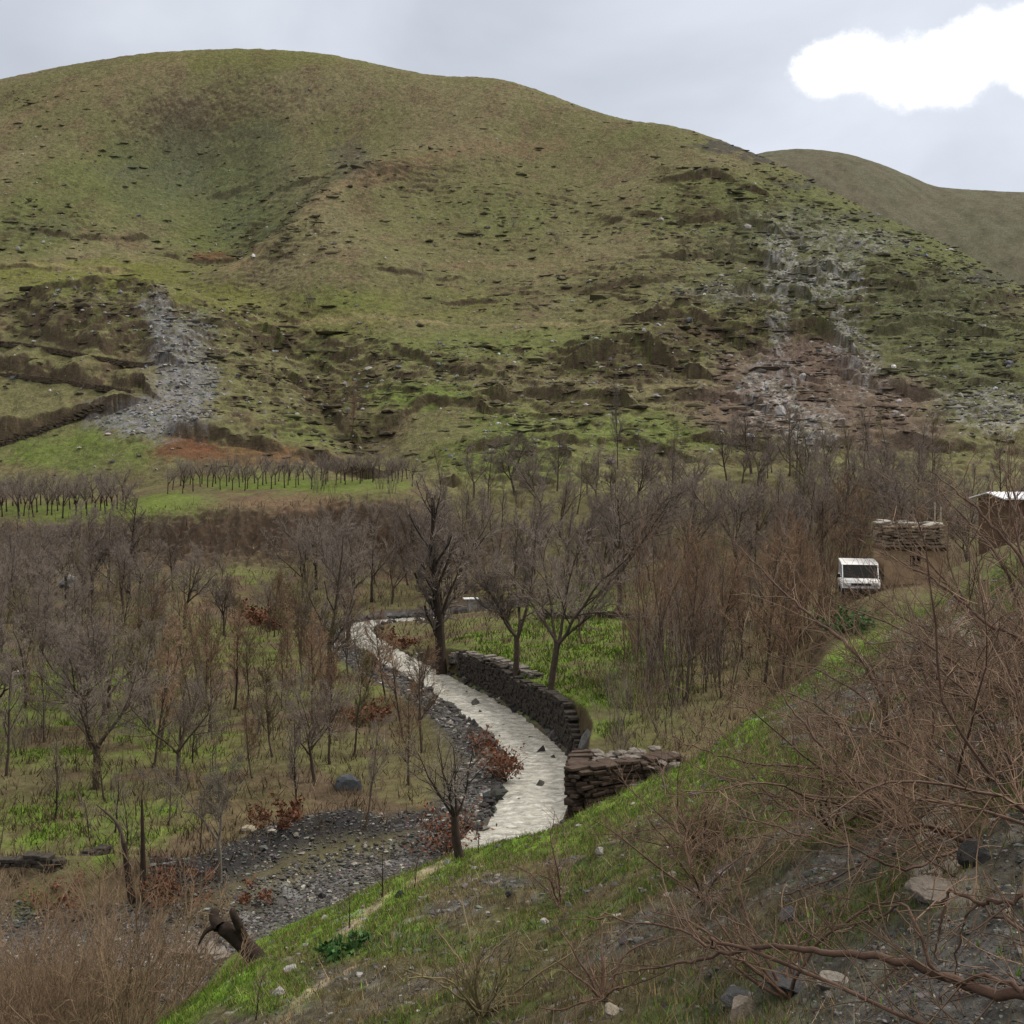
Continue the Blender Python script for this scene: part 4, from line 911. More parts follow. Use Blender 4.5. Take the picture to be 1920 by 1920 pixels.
def traced_shrub(name, label, cat, root, branches, seed, dens=14, ln=.42, mt='shrub_bark', mw='shrub_twig', extra=0, group=None):
    """root: ground point; branches: lists of (u, row, D) followed by the base radius"""
    rg = np.random.default_rng(seed); T, W = Tubes(), Tubes(); ro = np.array(root)
    for pts, r0 in branches:
        P = np.array([pix(*q) for q in pts]); P = np.concatenate([[ro - np.array([0, 0, .05])], P]) if pts[0] is not None else P
        P = catmull(P, 6) ; P[1:-1] += rg.normal(0, .006, (len(P) - 2, 3))
        P -= ro; R = taper(r0, .0032, len(P)) 
        T.add(P, R, 6); twiggy(T, W, P, R, rg, dens, ln)
    for q in range(extra):
        a = rg.random() * 6.283; d = nrm(np.array([math.cos(a) * .8, math.sin(a) * .8, rg.uniform(.35, 1.1)]))
        P = wander(np.zeros(3), d, rg.uniform(.6, 1.4) * min(ln / .42, 1.5), 9, rg, .17, -.035); R = taper(.011, .003, 10)
        T.add(P, R, 5); twiggy(T, W, P, R, rg, dens, ln * .8)
    r = empty(name, ro); tag(r, label, cat, group)
    obj('branches', T.mesh('branches', M[mt]), r); obj('twigs', W.mesh('twigs', M[mw]), r)
    return r
g1 = hit(1900, 1990, 2.0, 8)
traced_shrub('bare_shrub', 'near bare shrub whose long bare branch crosses the lower right slope', 'shrub', pix(2010, 2010, 3.6), [
    ([(1960, 1880, 3.7), (1850, 1860, 3.8), (1780, 1832, 3.9), (1680, 1800, 4.0), (1560, 1788, 4.1), (1470, 1775, 4.2), (1350, 1788, 4.4), (1270, 1806, 4.5), (1180, 1820, 4.6)], .024),
    ([(1900, 1850, 3.75), (1760, 1828, 3.9), (1700, 1700, 4.0), (1650, 1720, 4.1), (1600, 1740, 4.2)], .010),
    ([(1400, 1780, 4.3), (1330, 1775, 4.4), (1280, 1745, 4.5), (1190, 1728, 4.6), (1100, 1718, 4.7)], .008),
    ([(1980, 1700, 3.9), (1880, 1690, 4.0), (1830, 1690, 4.1), (1780, 1672, 4.2), (1760, 1740, 4.2), (1758, 1800, 4.2)], .012),
    ([(1990, 1800, 3.8), (1940, 1760, 3.9), (1830, 1700, 4.1), (1800, 1760, 4.1), (1790, 1850, 4.1)], .009)], 21, dens=13, ln=.4)
traced_shrub('bare_shrub', 'large rust brown shrub with arching branches reaching over the middle of the near slope', 'shrub', hit(1960, 1560, 3, 12), [
    ([(1930, 1640, 6.1), (1870, 1630, 6.0), (1810, 1580, 6.0), (1740, 1552, 6.0), (1680, 1545, 6.0), (1620, 1485, 6.1), (1560, 1420, 6.2), (1500, 1350, 6.3), (1465, 1300, 6.4)], .026),
    ([(1900, 1600, 6.0), (1800, 1560, 6.0), (1690, 1550, 5.9), (1640, 1600, 5.8), (1560, 1650, 5.8), (1470, 1678, 5.9)], .013),
    ([(1900, 1560, 6.2), (1840, 1500, 6.3), (1750, 1430, 6.4), (1640, 1370, 6.5), (1560, 1360, 6.6)], .013),
    ([(1920, 1520, 6.2), (1900, 1440, 6.4), (1850, 1340, 6.5), (1770, 1260, 6.6), (1690, 1200, 6.7)], .015),
    ([(1940, 1520, 6.3), (1930, 1400, 6.5), (1890, 1250, 6.6), (1850, 1130, 6.8)], .014),
    ([(1880, 1590, 6.0), (1780, 1600, 5.8), (1700, 1630, 5.6), (1590, 1590, 5.6), (1480, 1560, 5.7), (1390, 1530, 5.8)], .011),
    ([(1900, 1600, 6.0), (1850, 1660, 5.7), (1790, 1640, 5.5), (1720, 1590, 5.5), (1690, 1480, 5.6)], .009),
    ([(1950, 1640, 5.9), (1900, 1680, 5.7), (1850, 1650, 5.6), (1800, 1600, 5.6)], .010)], 22, dens=15, ln=.7, extra=7)
traced_shrub('bare_shrub', 'rust brown shrub with long stems slanting up before the mud hut', 'shrub', hit(1700, 1560, 4, 16), [
    ([(1680, 1450, 8.6), (1650, 1300, 8.8), (1600, 1220, 9.0), (1540, 1170, 9.2), (1480, 1120, 9.4), (1420, 1060, 9.6), (1370, 1010, 9.8)], .026),
    ([(1700, 1450, 8.7), (1640, 1330, 8.9), (1560, 1270, 9.1), (1450, 1230, 9.2), (1380, 1190, 9.3)], .014),
    ([(1690, 1420, 8.8), (1660, 1290, 9.0), (1560, 1180, 9.2), (1520, 1110, 9.3), (1470, 1030, 9.4)], .012),
    ([(1640, 1440, 8.5), (1540, 1330, 8.5), (1450, 1290, 8.6), (1380, 1290, 8.7)], .011),
    ([(1720, 1430, 8.9), (1740, 1300, 9.2), (1720, 1180, 9.4), (1690, 1100, 9.6)], .013),
    ([(1640, 1460, 8.4), (1520, 1440, 8.2), (1400, 1430, 8.2), (1300, 1400, 8.3), (1260, 1380, 8.4)], .012),
    ([(1610, 1500, 8.2), (1500, 1500, 8.0), (1400, 1480, 8.0), (1330, 1440, 8.1)], .009)], 23, dens=13, ln=.75, extra=5)
traced_shrub('bare_shrub', 'tall dense brown shrub hiding the white roofed house', 'shrub', hit(1960, 1330, 6, 26), [
    ([(1930, 1200, 13), (1880, 1060, 13.4), (1800, 960, 13.8), (1740, 900, 14)], .035),
    ([(1900, 1230, 13), (1800, 1120, 13.4), (1720, 1030, 13.8), (1670, 960, 14)], .03),
    ([(1950, 1180, 13), (1930, 1040, 13.3), (1900, 920, 13.6), (1870, 850, 13.9)], .03),
    ([(1900, 1260, 12.8), (1780, 1200, 13), (1680, 1150, 13.2), (1610, 1100, 13.5)], .025),
    ([(1880, 1290, 12.6), (1760, 1260, 12.6), (1650, 1250, 12.8), (1580, 1230, 13)], .022),
    ([(1970, 1180, 13), (1990, 1020, 13.3), (1960, 900, 13.6)], .025),
    ([(1920, 1260, 12.8), (1840, 1180, 13), (1780, 1060, 13.4), (1780, 960, 13.6), (1760, 930, 13.8)], .022)], 24, dens=15, ln=1.0, extra=7)
traced_shrub('bare_shrub', 'small reddish shrub sprawling on the slope above the stone abutment', 'shrub', hit(1330, 1600, 4, 20), [
    ([(1290, 1560, 9.6), (1260, 1500, 9.8), (1230, 1440, 10)], .012), ([(1320, 1550, 9.6), (1350, 1500, 9.8), (1390, 1470, 10)], .010),
    ([(1280, 1590, 9.5), (1220, 1580, 9.5), (1170, 1560, 9.6)], .010), ([(1360, 1580, 9.5), (1420, 1570, 9.4), (1490, 1560, 9.3)], .011)], 25, dens=22, ln=.5, extra=9)
traced_shrub('bare_shrub', 'thorny brown shrub on the slope in mid foreground', 'shrub', hit(1320, 1690, 4, 16), [
    ([(1300, 1640, 7.6), (1290, 1590, 7.7), (1270, 1560, 7.8)], .010), ([(1340, 1650, 7.6), (1400, 1600, 7.6), (1450, 1590, 7.6)], .009)], 26, dens=18, ln=.36, extra=5)
traced_shrub('bare_shrub', 'olive bare shrub with drooping shoots at the bottom of the slope', 'shrub', hit(905, 1900, 3, 16), [
    ([(880, 1840, 7.9), (860, 1800, 8.0), (830, 1760, 8.1), (815, 1740, 8.1)], .014), ([(890, 1830, 7.9), (930, 1780, 8), (970, 1740, 8.1)], .013),
    ([(930, 1860, 7.8), (960, 1790, 7.8), (975, 1770, 7.8), (1000, 1800, 7.7)], .010), ([(860, 1870, 7.8), (800, 1830, 7.8), (750, 1830, 7.8)], .010)], 27, dens=14, ln=.42, mt='twig_olive', mw='twig_olive', extra=8)
traced_shrub('bare_shrub', 'near shrub at the right edge with strong branches crossing the house and hut', 'shrub', hit(2010, 1480, 4, 14), [
    ([(1960, 1300, 7.2), (1913, 1200, 7.3), (1847, 1167, 7.4), (1773, 1103, 7.5), (1700, 1060, 7.6), (1640, 1030, 7.7)], .022),
    ([(1970, 1250, 7.2), (1930, 1080, 7.4), (1860, 985, 7.5), (1800, 927, 7.6), (1740, 880, 7.7)], .020),
    ([(1960, 1200, 7.3), (1905, 1000, 7.5), (1885, 880, 7.6)], .016), ([(1940, 1330, 7.1), (1800, 1250, 7.2), (1690, 1180, 7.3), (1560, 1130, 7.5)], .018),
    ([(1950, 1380, 7.0), (1860, 1320, 7.0), (1740, 1290, 7.1), (1620, 1270, 7.2)], .014)], 29, dens=13, ln=.65)
for k, (u, v, lab, sc) in enumerate(((1130, 1880, 'dry brown brush at the bottom edge near the pale stone', .2), (1560, 1560, 'tangled reddish brush between the two long branches', .5), (1600, 1420, 'tangled brown brush under the mud hut slope', .6),
                                (1730, 1330, 'tangled brush on the grey scree of the upper slope', .6), (1840, 1470, 'dark dense brush by the near slope hollow', .5), (1560, 1170, 'brown twig heap in front of the white van', .62), (1640, 1150, 'brown brush heap in front of the mud hut', .5),
                                (1470, 1290, 'thin brush at the green brow of the slope', .6), (1050, 1700, 'dry tan brush on the open slope below the abutment', .4), (1480, 1880, 'low brush among the slate slabs', .3), (1750, 1220, 'twiggy brush over the pale scree', .8))):
    traced_shrub('brush_shrub', lab, 'shrub', hit(u, v, 3, 60), [], 40 + k, dens=16, ln=sc, extra=9)
# ----------------------------------------------------------------- built things
class MB:
    def __init__(self): self.bm = bmesh.new()
    def box(self, c, s, rz=0.0, bevel=0.0, tilt=(0, 0)):
        r = bmesh.ops.create_cube(self.bm, size=1.0); vs = r['verts']
        mt = Matrix.Translation(c) @ Matrix.Rotation(rz, 4, 'Z') @ Matrix.Rotation(tilt[0], 4, 'X') @ Matrix.Rotation(tilt[1], 4, 'Y') @ Matrix.Diagonal((s[0], s[1], s[2], 1))
        bmesh.ops.transform(self.bm, matrix=mt, verts=vs)
        if bevel:
            es = list({e for v in vs for e in v.link_edges})
            bmesh.ops.bevel(self.bm, geom=es, offset=bevel, segments=2, affect='EDGES', profile=.6)
        return self
    def cyl(self, c, r, h, axis='Z', seg=18, r2=None):
        q = bmesh.ops.create_cone(self.bm, cap_ends=True, segments=seg, radius1=r, radius2=r if r2 is None else r2, depth=h)
        R = {'Z': Matrix.Identity(4), 'X': Matrix.Rotation(math.pi / 2, 4, 'Y'), 'Y': Matrix.Rotation(math.pi / 2, 4, 'X')}[axis]
        bmesh.ops.transform(self.bm, matrix=Matrix.Translation(c) @ R, verts=q['verts']); return self
    def prism(self, prof, x0, x1):
        """profile of (y, z) swept along x"""
        a = [self.bm.verts.new((x0, y, z)) for y, z in prof]; b = [self.bm.verts.new((x1, y, z)) for y, z in prof]
        n = len(prof)
        for i in range(n): self.bm.faces.new((a[i], a[(i + 1) % n], b[(i + 1) % n], b[i]))
        self.bm.faces.new(a[::-1]); self.bm.faces.new(b); return self
    def rock(self, c, s, seed=0, rough=.25, sub=2, rz=0.0):
        q = bmesh.ops.create_icosphere(self.bm, subdivisions=sub, radius=1.0); rg = np.random.default_rng(seed)
        dirs = nrm(rg.normal(0, 1, (9, 3))); lim = rg.uniform(.55, .95, 9)
        for v in q['verts']:
            p = np.array(v.co)
            for d, l in zip(dirs, lim):
                t = p @ d
                if t > l: p = p - d * (t - l)
            p = p * (1 + rough * (.05 if sub > 3 else .14 if sub > 2 else .2) * rg.normal())
            v.co = p
        bmesh.ops.transform(self.bm, matrix=Matrix.Translation(c) @ Matrix.Rotation(rz, 4, 'Z') @ Matrix.Diagonal((s[0], s[1], s[2], 1)), verts=q['verts']); return self
    def build(self, name, mat, parent=None, smooth=False, loc=(0, 0, 0), cols=None):
        bmesh.ops.recalc_face_normals(self.bm, faces=self.bm.faces)
        me = bpy.data.meshes.new(name); self.bm.to_mesh(me); self.bm.free()
        for p in me.polygons: p.use_smooth = smooth
        me.materials.append(mat)
        if cols is not None:
            at_ = me.color_attributes.new('col', 'FLOAT_COLOR', 'POINT'); a = np.ones((len(me.vertices), 4), np.float32); a[:, :3] = cols; at_.data.foreach_set('color', a.ravel())
        return obj(name, me, parent, loc)

# stone courses: a wall of rough layered stones following a line on the ground
def stone_wall(name, label, cat, line, th, top, bottom, mat, seed, cap=None, course=.16, blk=.42, caplabel=None):
    """line: world (x, y) points; top/bottom: heights at each point (absolute)"""
    rg = np.random.default_rng(seed); P = np.array(line, float); T = np.array(top, float); B = np.array(bottom, float)
    seg = np.linalg.norm(np.diff(P, axis=0), axis=1); cum = np.concatenate([[0], np.cumsum(seg)]); L = cum[-1]
    root = empty(name, (P[0, 0], P[0, 1], B[0])); tag(root, label, cat); o0 = np.array([P[0, 0], P[0, 1], B[0]])
    m = MB(); s = 0.0
    def pos(s):
        return np.array([np.interp(s, cum, P[:, 0]), np.interp(s, cum, P[:, 1])]), np.interp(s, cum, T), np.interp(s, cum, B)
    nrow = int(max(T - B) / course) + 1
    for k in range(nrow):
        s = -rg.random() * blk
        while s < L:
            w = blk * rg.uniform(.5, 1.5); c0 = max(s, 0); c1 = min(s + w, L)
            if c1 - c0 > .05:
                p, tz, bz = pos((c0 + c1) / 2); pa, _, _ = pos(c0); pb, _, _ = pos(c1)
                z = bz + (k + .5) * course
                if z < tz + rg.uniform(-.15, .1):
                    an = math.atan2(pb[1] - pa[1], pb[0] - pa[0])
                    m.box((p[0] - o0[0], p[1] - o0[1], z - o0[2]), ((c1 - c0) * .97, th * rg.uniform(.78, 1.18), course * rg.uniform(.84, .98)), an + rg.normal(0, .07), .018, (rg.normal(0, .05), rg.normal(0, .04)))
            s += w
    m.build('masonry', mat, root)
    if cap is not None:
        c = MB(); s = 0.0
        while s < L:
            p, tz, bz = pos(s); pa, _, _ = pos(max(s - .1, 0)); pb, _, _ = pos(min(s + .1, L)); an = math.atan2(pb[1] - pa[1], pb[0] - pa[0])
            if rg.random() < .5:
                c.box((p[0] - o0[0] + rg.normal(0, .06), p[1] - o0[1] + rg.normal(0, .06), tz - o0[2] + .07), (rg.uniform(.25, .6), th * rg.uniform(.5, 1.0), rg.uniform(.05, .13)), an + rg.normal(0, .3), .015, (rg.normal(0, .12), rg.normal(0, .08)))
            s += rg.uniform(.2, .45)
        c.build('coping', cap, root)
    return root
# stone wall on the outer bank of the stream
i0 = np.argmin(np.hypot(WPATH[:, 0] - pix(838, 1290, 62).x, WPATH[:, 1] - 62)); i1 = np.argmin(np.abs(WPATH[:, 1] - 44.0) + 100 * (np.arange(len(WPATH)) > i0))
Wp = WPATH[min(i0, i1):max(i0, i1) + 1][::-1]; Tn = np.gradient(Wp[:, :2], axis=0); Tn /= np.linalg.norm(Tn, axis=1, keepdims=True)
wl = Wp[:, :2] + np.stack([-Tn[:, 1], Tn[:, 0]], 1) * (WHALF + .42)
beh = wl + np.stack([-Tn[:, 1], Tn[:, 0]], 1) * .75
wt = np.clip(ground(beh[:, 0], beh[:, 1]) + EZ - .02, Wp[:, 2] + EZ + .7, Wp[:, 2] + EZ + 1.9)
_tp = ss(.80, 1.0, np.linspace(0, 1, len(wt))); wt = wt - _tp * np.maximum(wt - (Wp[:, 2] + EZ + .7), 0)
stone_wall('retaining_wall', 'dark dry stone retaining wall holding the meadow above the curving stream', 'wall', wl, .5, wt, Wp[:, 2] + EZ - .45, M['wall_dark'], 3, course=.13, blk=.34)
# abutment
a0, a1 = pix(1082, 1420, 31.5), pix(1268, 1420, 33.0)
ab = [(a0.x + .25, 33.4), (a0.x, a0.y), (a1.x, a1.y)]
ztop = EZ + (900 - 1438) / F * 31.5
gb = [ground(x, y) + EZ for x, y in ab]
stone_wall('stone_abutment', 'brown layered stone abutment standing at the stream edge below the green slope', 'abutment', ab, .7, [ztop, ztop, ztop + .02], [min(gb) - .5] * 3, M['stone_brown'], 4, course=.10, blk=.30)
m = MB(); c = ((a0.x + a1.x) / 2 + .1, 33.2, ztop - .12)
rg_ = np.random.default_rng(9)
for q in range(46):
    m.rock((rg_.uniform(-1.2, 1.5), rg_.uniform(-1.0, .7), rg_.uniform(-.1, .05)), (rg_.uniform(.15, .4), rg_.uniform(.12, .3), rg_.uniform(.06, .13)), q, .3, 1, rg_.random() * 3)
m.box((.1, -.2, -.9), (2.4, 1.5, 1.6))
ob_ = m.build('stone_heap', M['stone_grey'], None, loc=c); tag(ob_, 'pale flat stones heaped on top of the brown stone abutment', 'stones')
# terrace and garden walls
def wall_px(name, label, pts, h, seed, mat, D0=15, th=.5, cap=None, course=.2, blk=.6, sub=5):
    W = np.array([tuple(hit(u, v, D0))[:2] for u, v in pts]); W = smooth_path(W, sub)
    z = ground(W[:, 0], W[:, 1]) + EZ
    z = np.convolve(np.pad(z, 2, mode='edge'), np.ones(5) / 5, 'valid')
    return stone_wall(name, label, 'wall', W, th, z + h, z - .35, mat, seed, cap, course, blk)
wall_px('field_wall', 'low dark stone wall along the grass in the lower left valley', [(-30, 1622), (60, 1618), (120, 1612), (200, 1600)], .22, 5, M['wall_dark'], 20, th=.4, course=.12, blk=.3)
wall_px('field_wall', 'low rubble wall on the meadow beside the thick dark trunk', [(850, 1238), (900, 1232), (960, 1250), (1010, 1272)], .2, 6, M['stone_grey'], 40, th=.6, course=.1, blk=.3)
wall_px('field_wall', 'dark low wall across the back of the green meadow', [(1010, 1158), (1080, 1160), (1150, 1158), (1215, 1166)], .45, 7, M['wall_dark'], 50)
wall_px('field_wall', 'short dark wall edge on the bank of the gravel channel near the leaning stump', [(330, 1800), (370, 1796), (420, 1800)], .3, 8, M['stone_grey'], 16, course=.14, blk=.4)
wall_px('terrace_wall', 'upper dark stone terrace wall on the left knoll', [(-40, 640), (60, 650), (180, 668), (288, 684)], .55, 10, M['wall_earth'], 130, .8, course=.22, blk=.6)
wall_px('terrace_wall', 'lower dark stone terrace wall on the left knoll', [(-40, 700), (60, 708), (160, 722), (250, 738)], .5, 11, M['wall_earth'], 130, .8, course=.22, blk=.6)
wall_px('terrace_wall', 'long slanting dark stone wall under the knoll terraces', [(-40, 846), (40, 822), (120, 796), (195, 772)], .8, 12, M['wall_earth'], 120, .9, course=.22, blk=.6)

# mud hut: earth walls, thick roof of layered slabs and brush
hb = at(1706, 54.6); hw = 120 / F * 54
zt = EZ + (900 - 1036) / F * 54 - hb.z; h_ = zt + .1
hut = empty('mud_hut', hb, math.radians(-8)); tag(hut, 'small tan mud hut with a thick layered stone slab roof', 'hut')
w2 = hw / 2 * .92
m = MB()
def wallp(x0, x1, z0, z1): m.box(((x0 + x1) / 2, -.9, (z0 + z1) / 2), (x1 - x0, .36, z1 - z0), 0, 0)
hx0, hx1, hz0, hz1 = -.22, .28, h_ * .52, h_ * .86
wallp(-w2, hx0, -.8, h_); wallp(hx1, w2, -.8, h_); wallp(hx0, hx1, -.8, hz0); wallp(hx0, hx1, hz1, h_)
m.box((-w2 + .18, .45, h_ / 2 - .4), (.36, 2.34, h_ + .8)); m.box((w2 - .18, .45, h_ / 2 - .4), (.36, 2.34, h_ + .8)); m.box((0, 1.5, h_ / 2 - .4), (2 * w2 - .73, .36, h_ + .8))
wl_ = m.build('wall', M['mud'], hut)
MB().box(((hx0 + hx1) / 2, -.80, (hz0 + hz1) / 2), (hx1 - hx0, .06, hz1 - hz0)).build('window_shade_panel', M['dark'], hut)  # dark panel filling the wall gap, painted as the shade inside
m = MB(); m.box((0, .3, h_ + .11), (2 * w2 + .12, 2.9, .2), 0, .05); m.build('eave_band', M['mud_dark'], hut)
rf = MB(); rg_ = np.random.default_rng(31)
for k in range(7):
    zz_ = h_ + .26 + k * .15
    for q in range(9):
        xx = -w2 + (q + .5) * 2 * w2 / 9
        for yy_ in (-.95, .2, 1.2):
            rf.box((xx * (1 - .03 * k) + rg_.normal(0, .07), yy_ + rg_.normal(0, .08), zz_), (rg_.uniform(.3, .62), rg_.uniform(.7, 1.1), rg_.uniform(.06, .13)), rg_.normal(0, .2), .02, (rg_.normal(0, .07), rg_.normal(0, .07)))
rf.box((0, .2, h_ + .7), (2 * w2 - .5, 2.2, .85))
roof = rf.build('roof', M['stone_tan'], hut)
cp = MB()
for q in range(13):
    cp.box((rg_.uniform(-w2, w2), rg_.uniform(-1.1, 1.1), h_ + 1.32 + rg_.uniform(-.04, .08)), (rg_.uniform(.4, .8), rg_.uniform(.4, .9), .07), rg_.normal(0, .4), .015, (rg_.normal(0, .08), rg_.normal(0, .08)))
cp.build('coping', M['stone_pale'], roof)

# white van, nose to the valley, seen before the hut
vb = at(1612, 53.0); zf = EZ + (900 - 1112) / F * 53.0
vb.z = max(vb.z, zf - .05) - .12
van = empty('van', vb, math.radians(-14), (1.0, 1.0, .92)); tag(van, 'white van with dark windscreen parked beside the mud hut', 'van')
W_ = 1.74; hw_ = W_ / 2
body = [(-1.05, .34), (-1.02, .62), (-.98, .92), (-.55, 1.02), (3.05, 1.02), (3.1, .6), (3.05, .34)]
m = MB(); m.prism(body, -hw_, hw_); bmesh.ops.bevel(m.bm, geom=list(m.bm.edges), offset=.05, segments=2, affect='EDGES'); bd = m.build('body', M['white_paint'], van, True)
cab = [(-.52, 1.03), (-.12, 1.66), (.05, 1.72), (2.8, 1.74), (3.0, 1.66), (3.03, 1.03)]
m = MB(); m.prism([(y, z) for y, z in cab], -hw_ + .06, hw_ - .06); m.build('cabin', M['glass'], van)
m = MB(); m.prism([(-.14, 1.68), (.05, 1.76), (2.8, 1.80), (3.04, 1.70), (3.0, 1.66), (.02, 1.67)], -hw_ + .02, hw_ - .02); m.build('roof', M['white_paint'], van)
for sx in (-1, 1):
    m = MB()
    for (y0, z0), (y1, z1) in (((-.53, 1.02), (-.12, 1.68)), ((.95, 1.02), (.95, 1.70)), ((2.0, 1.02), (2.0, 1.70)), ((3.02, 1.02), (2.99, 1.68))):
        ln_ = math.hypot(y1 - y0, z1 - z0); m.box((sx * (hw_ - .055), (y0 + y1) / 2, (z0 + z1) / 2), (.05, .09, ln_), 0, 0, (-(math.atan2(y1 - y0, z1 - z0)), 0))
    m.build('pillar', M['white_paint'], van)
    lm = MB().box((sx * (hw_ - .24), -1.035, .74), (.34, .06, .17), 0, .02).build('headlight', M['lamp'], van)
    mr_ = MB().box((sx * (hw_ + .13), -.42, 1.12), (.17, .07, .19), 0, .02).box((sx * (hw_ + .02), -.42, 1.08), (.12, .04, .04)).build('mirror', M['rubber'], van)
    for yy_ in (-.42, 2.25):
        wh = MB().cyl((sx * (hw_ - .10), yy_, .31), .31, .2, 'X', 24).build('wheel', M['rubber'], van, True)
        MB().cyl((sx * (hw_ + .005), yy_, .31), .18, .02, 'X', 18).build('rim', M['chrome'], wh)
gr_ = MB().box((0, -1.045, .74), (.9, .05, .12), 0, .01).build('grille', M['rubber'], van)
bp_ = MB().box((0, -1.06, .44), (W_ + .02, .14, .2), 0, .04).build('bumper', M['rubber'], van)

# white roofed house at the right edge
hs = at(1962, 66); rise = EZ + (900 - 935) / F * 66 - hs.z
house = empty('house', hs, math.radians(5)); tag(house, 'low brown mud house with a white corrugated sheet roof', 'house')
m = MB(); m.box((0, 1.6, rise / 2 - .4), (5.0, 3.4, rise + .8)); m.build('wall', M['mud_dark'], house)
m = MB(); m.prism([(-.5, rise + .02), (1.6, rise + .38), (3.8, rise + .02), (3.8, rise - .05), (1.6, rise + .31), (-.5, rise - .05)], -2.9, 2.9)
for q in range(20):
    x = -2.75 + q * .29
    m.prism([(-.5, rise + .022), (1.6, rise + .382), (1.6, rise + .412), (-.5, rise + .052)], x, x + .12)
m.build('roof', M['tin'], house)
MB().box((-1.0, -.115, rise * .55), (.9, .04, rise * .4)).build('window', M['dark'], house)
MB().box((1.0, -.115, rise * .35), (.9, .05, rise * .7)).build('door', M['bark_dark'], house)
# pale poles by the hut
for u, vt, D, lab in ((1752, 942, 58, 'thin pale wooden pole nearest the mud hut roof'), (1763, 950, 56, 'thin pale wooden pole, the longer one reaching lower behind the brush')):
    b = at(u, D); h = EZ + (900 - vt) / F * D - b.z
    T = Tubes(); T.add(np.array([[0, 0, -.2], [.01, 0, h * .5], [.03, 0, h]]), np.array([.05, .045, .04]), 8)
    tag(obj('pole', T.mesh('pole', M['wood_pale']), None, b), lab, 'pole')
# small concrete post house behind the meadow tree
b = hit(885, 1146, 60); m_ = empty('water_tap_box', b, .2); tag(m_, 'small pale concrete block with a flat white lid behind the meadow trees', 'block')
MB().box((0, 0, .45), (.75, .6, 1.1), 0, .03).build('block', M['stone_pale'], m_)
MB().box((-.1, 0, 1.05), (1.25, .9, .09), 0, .02).build('lid', M['tin'], m_)
# leaning old stump by the channel
b = hit(478, 1800, 14, 40); T = Tubes()
def pz(u, v, D): return np.array(pix(u, v, D)) - np.array(b)
st = empty('tree_stump', b); tag(st, 'thick dark pollarded trunk with two stubby arms leaning over the channel', 'tree')
D_ = b.y
T.add(smooth_path([pz(492, 1815, D_), pz(470, 1785, D_), pz(440, 1755, D_), pz(412, 1735, D_ - .1)], 4), np.interp(np.linspace(0, 1, 13), [0, .5, .92, 1], [.19, .15, .13, .02]), 10)
T.add(smooth_path([pz(412, 1738, D_ - .1), pz(402, 1722, D_), pz(404, 1702, D_ + .1)], 4), np.interp(np.linspace(0, 1, 9), [0, .85, 1], [.12, .08, .01]), 8)
obj('trunk', T.mesh('trunk', M['bark_dark']), st)
T = Tubes(); T.add(smooth_path([pz(466, 1782, D_), pz(452, 1745, D_ - .1), pz(440, 1720, D_ - .2), pz(434, 1702, D_ - .2)], 4), np.interp(np.linspace(0, 1, 13), [0, .9, 1], [.10, .06, .01]), 8); obj('limb', T.mesh('limb', M['bark_dark']), st)
T = Tubes(); T.add(smooth_path([pz(404, 1736, D_ - .1), pz(385, 1748, D_ - .2), pz(372, 1772, D_ - .3)], 4), np.interp(np.linspace(0, 1, 9), [0, 1], [.06, .012]), 7); obj('limb', T.mesh('limb', M['bark_dark']), st)
# broken twin trunks
b = hit(262, 1690, 14, 60); D_ = b.y; sn = empty('dead_tree', b); tag(sn, 'broken dead tree with a bare limb reaching out left over the grass', 'tree')
T = Tubes()
T.add(smooth_path([pz(268, 1695, D_), pz(268, 1600, D_), pz(266, 1500, D_)], 5), np.linspace(.11, .03, 11), 8)
T.add(smooth_path([pz(248, 1695, D_), pz(240, 1640, D_), pz(233, 1580, D_)], 5), np.linspace(.12, .07, 11), 8)
obj('trunk', T.mesh('trunk', M['bark_dark']), sn)
T = Tubes(); T.add(smooth_path([pz(233, 1585, D_), pz(222, 1548, D_), pz(205, 1528, D_), pz(180, 1508, D_)], 5), np.linspace(.07, .015, 16), 7); obj('limb', T.mesh('limb', M['bark']), sn)
# slope-edge tree
b = hit(862, 1612, 10, 40); D_ = b.y; tr = empty('bare_tree', b); tag(tr, 'bare stout based tree on the brow of the slope by the stream', 'tree')
T, W = Tubes(), Tubes(); rg_ = np.random.default_rng(61)
T.add(smooth_path([pz(866, 1625, D_), pz(858, 1590, D_), pz(853, 1550, D_), pz(852, 1530, D_)], 4), np.interp(np.linspace(0, 1, 13), [0, .3, 1], [.17, .105, .075]), 9)
S_ = [dict(n=6, wob=.12, up=.05, tip=.3, sides=5), dict(num=8, t0=.2, ang=40, len=.5, rad=.55, rmin=.008, n=4, wob=.14, up=.04, tip=.4, sides=4),
      dict(num=7, t0=.2, ang=42, len=.5, rad=.6, rmin=.006, n=3, wob=.14, up=.03, tip=.5, sides=3, fine=1), dict(num=4, t0=.2, ang=40, len=.5, rad=.6, rmin=.005, n=2, wob=.14, up=.03, tip=.5, sides=3, fine=1)]
for du, dv in ((-45, -110), (-15, -130), (25, -120), (48, -90), (5, -100)):
    grow(T, W, pz(852, 1535, D_), nrm(np.array([du / 100, rg_.normal(0, .3), -dv / 100])), 1.7, .034, 0, S_, rg_)
obj('trunk', T.mesh('trunk', M['bark_dark']), tr); obj('crown', W.mesh('crown', M['twig_grey']), tr)
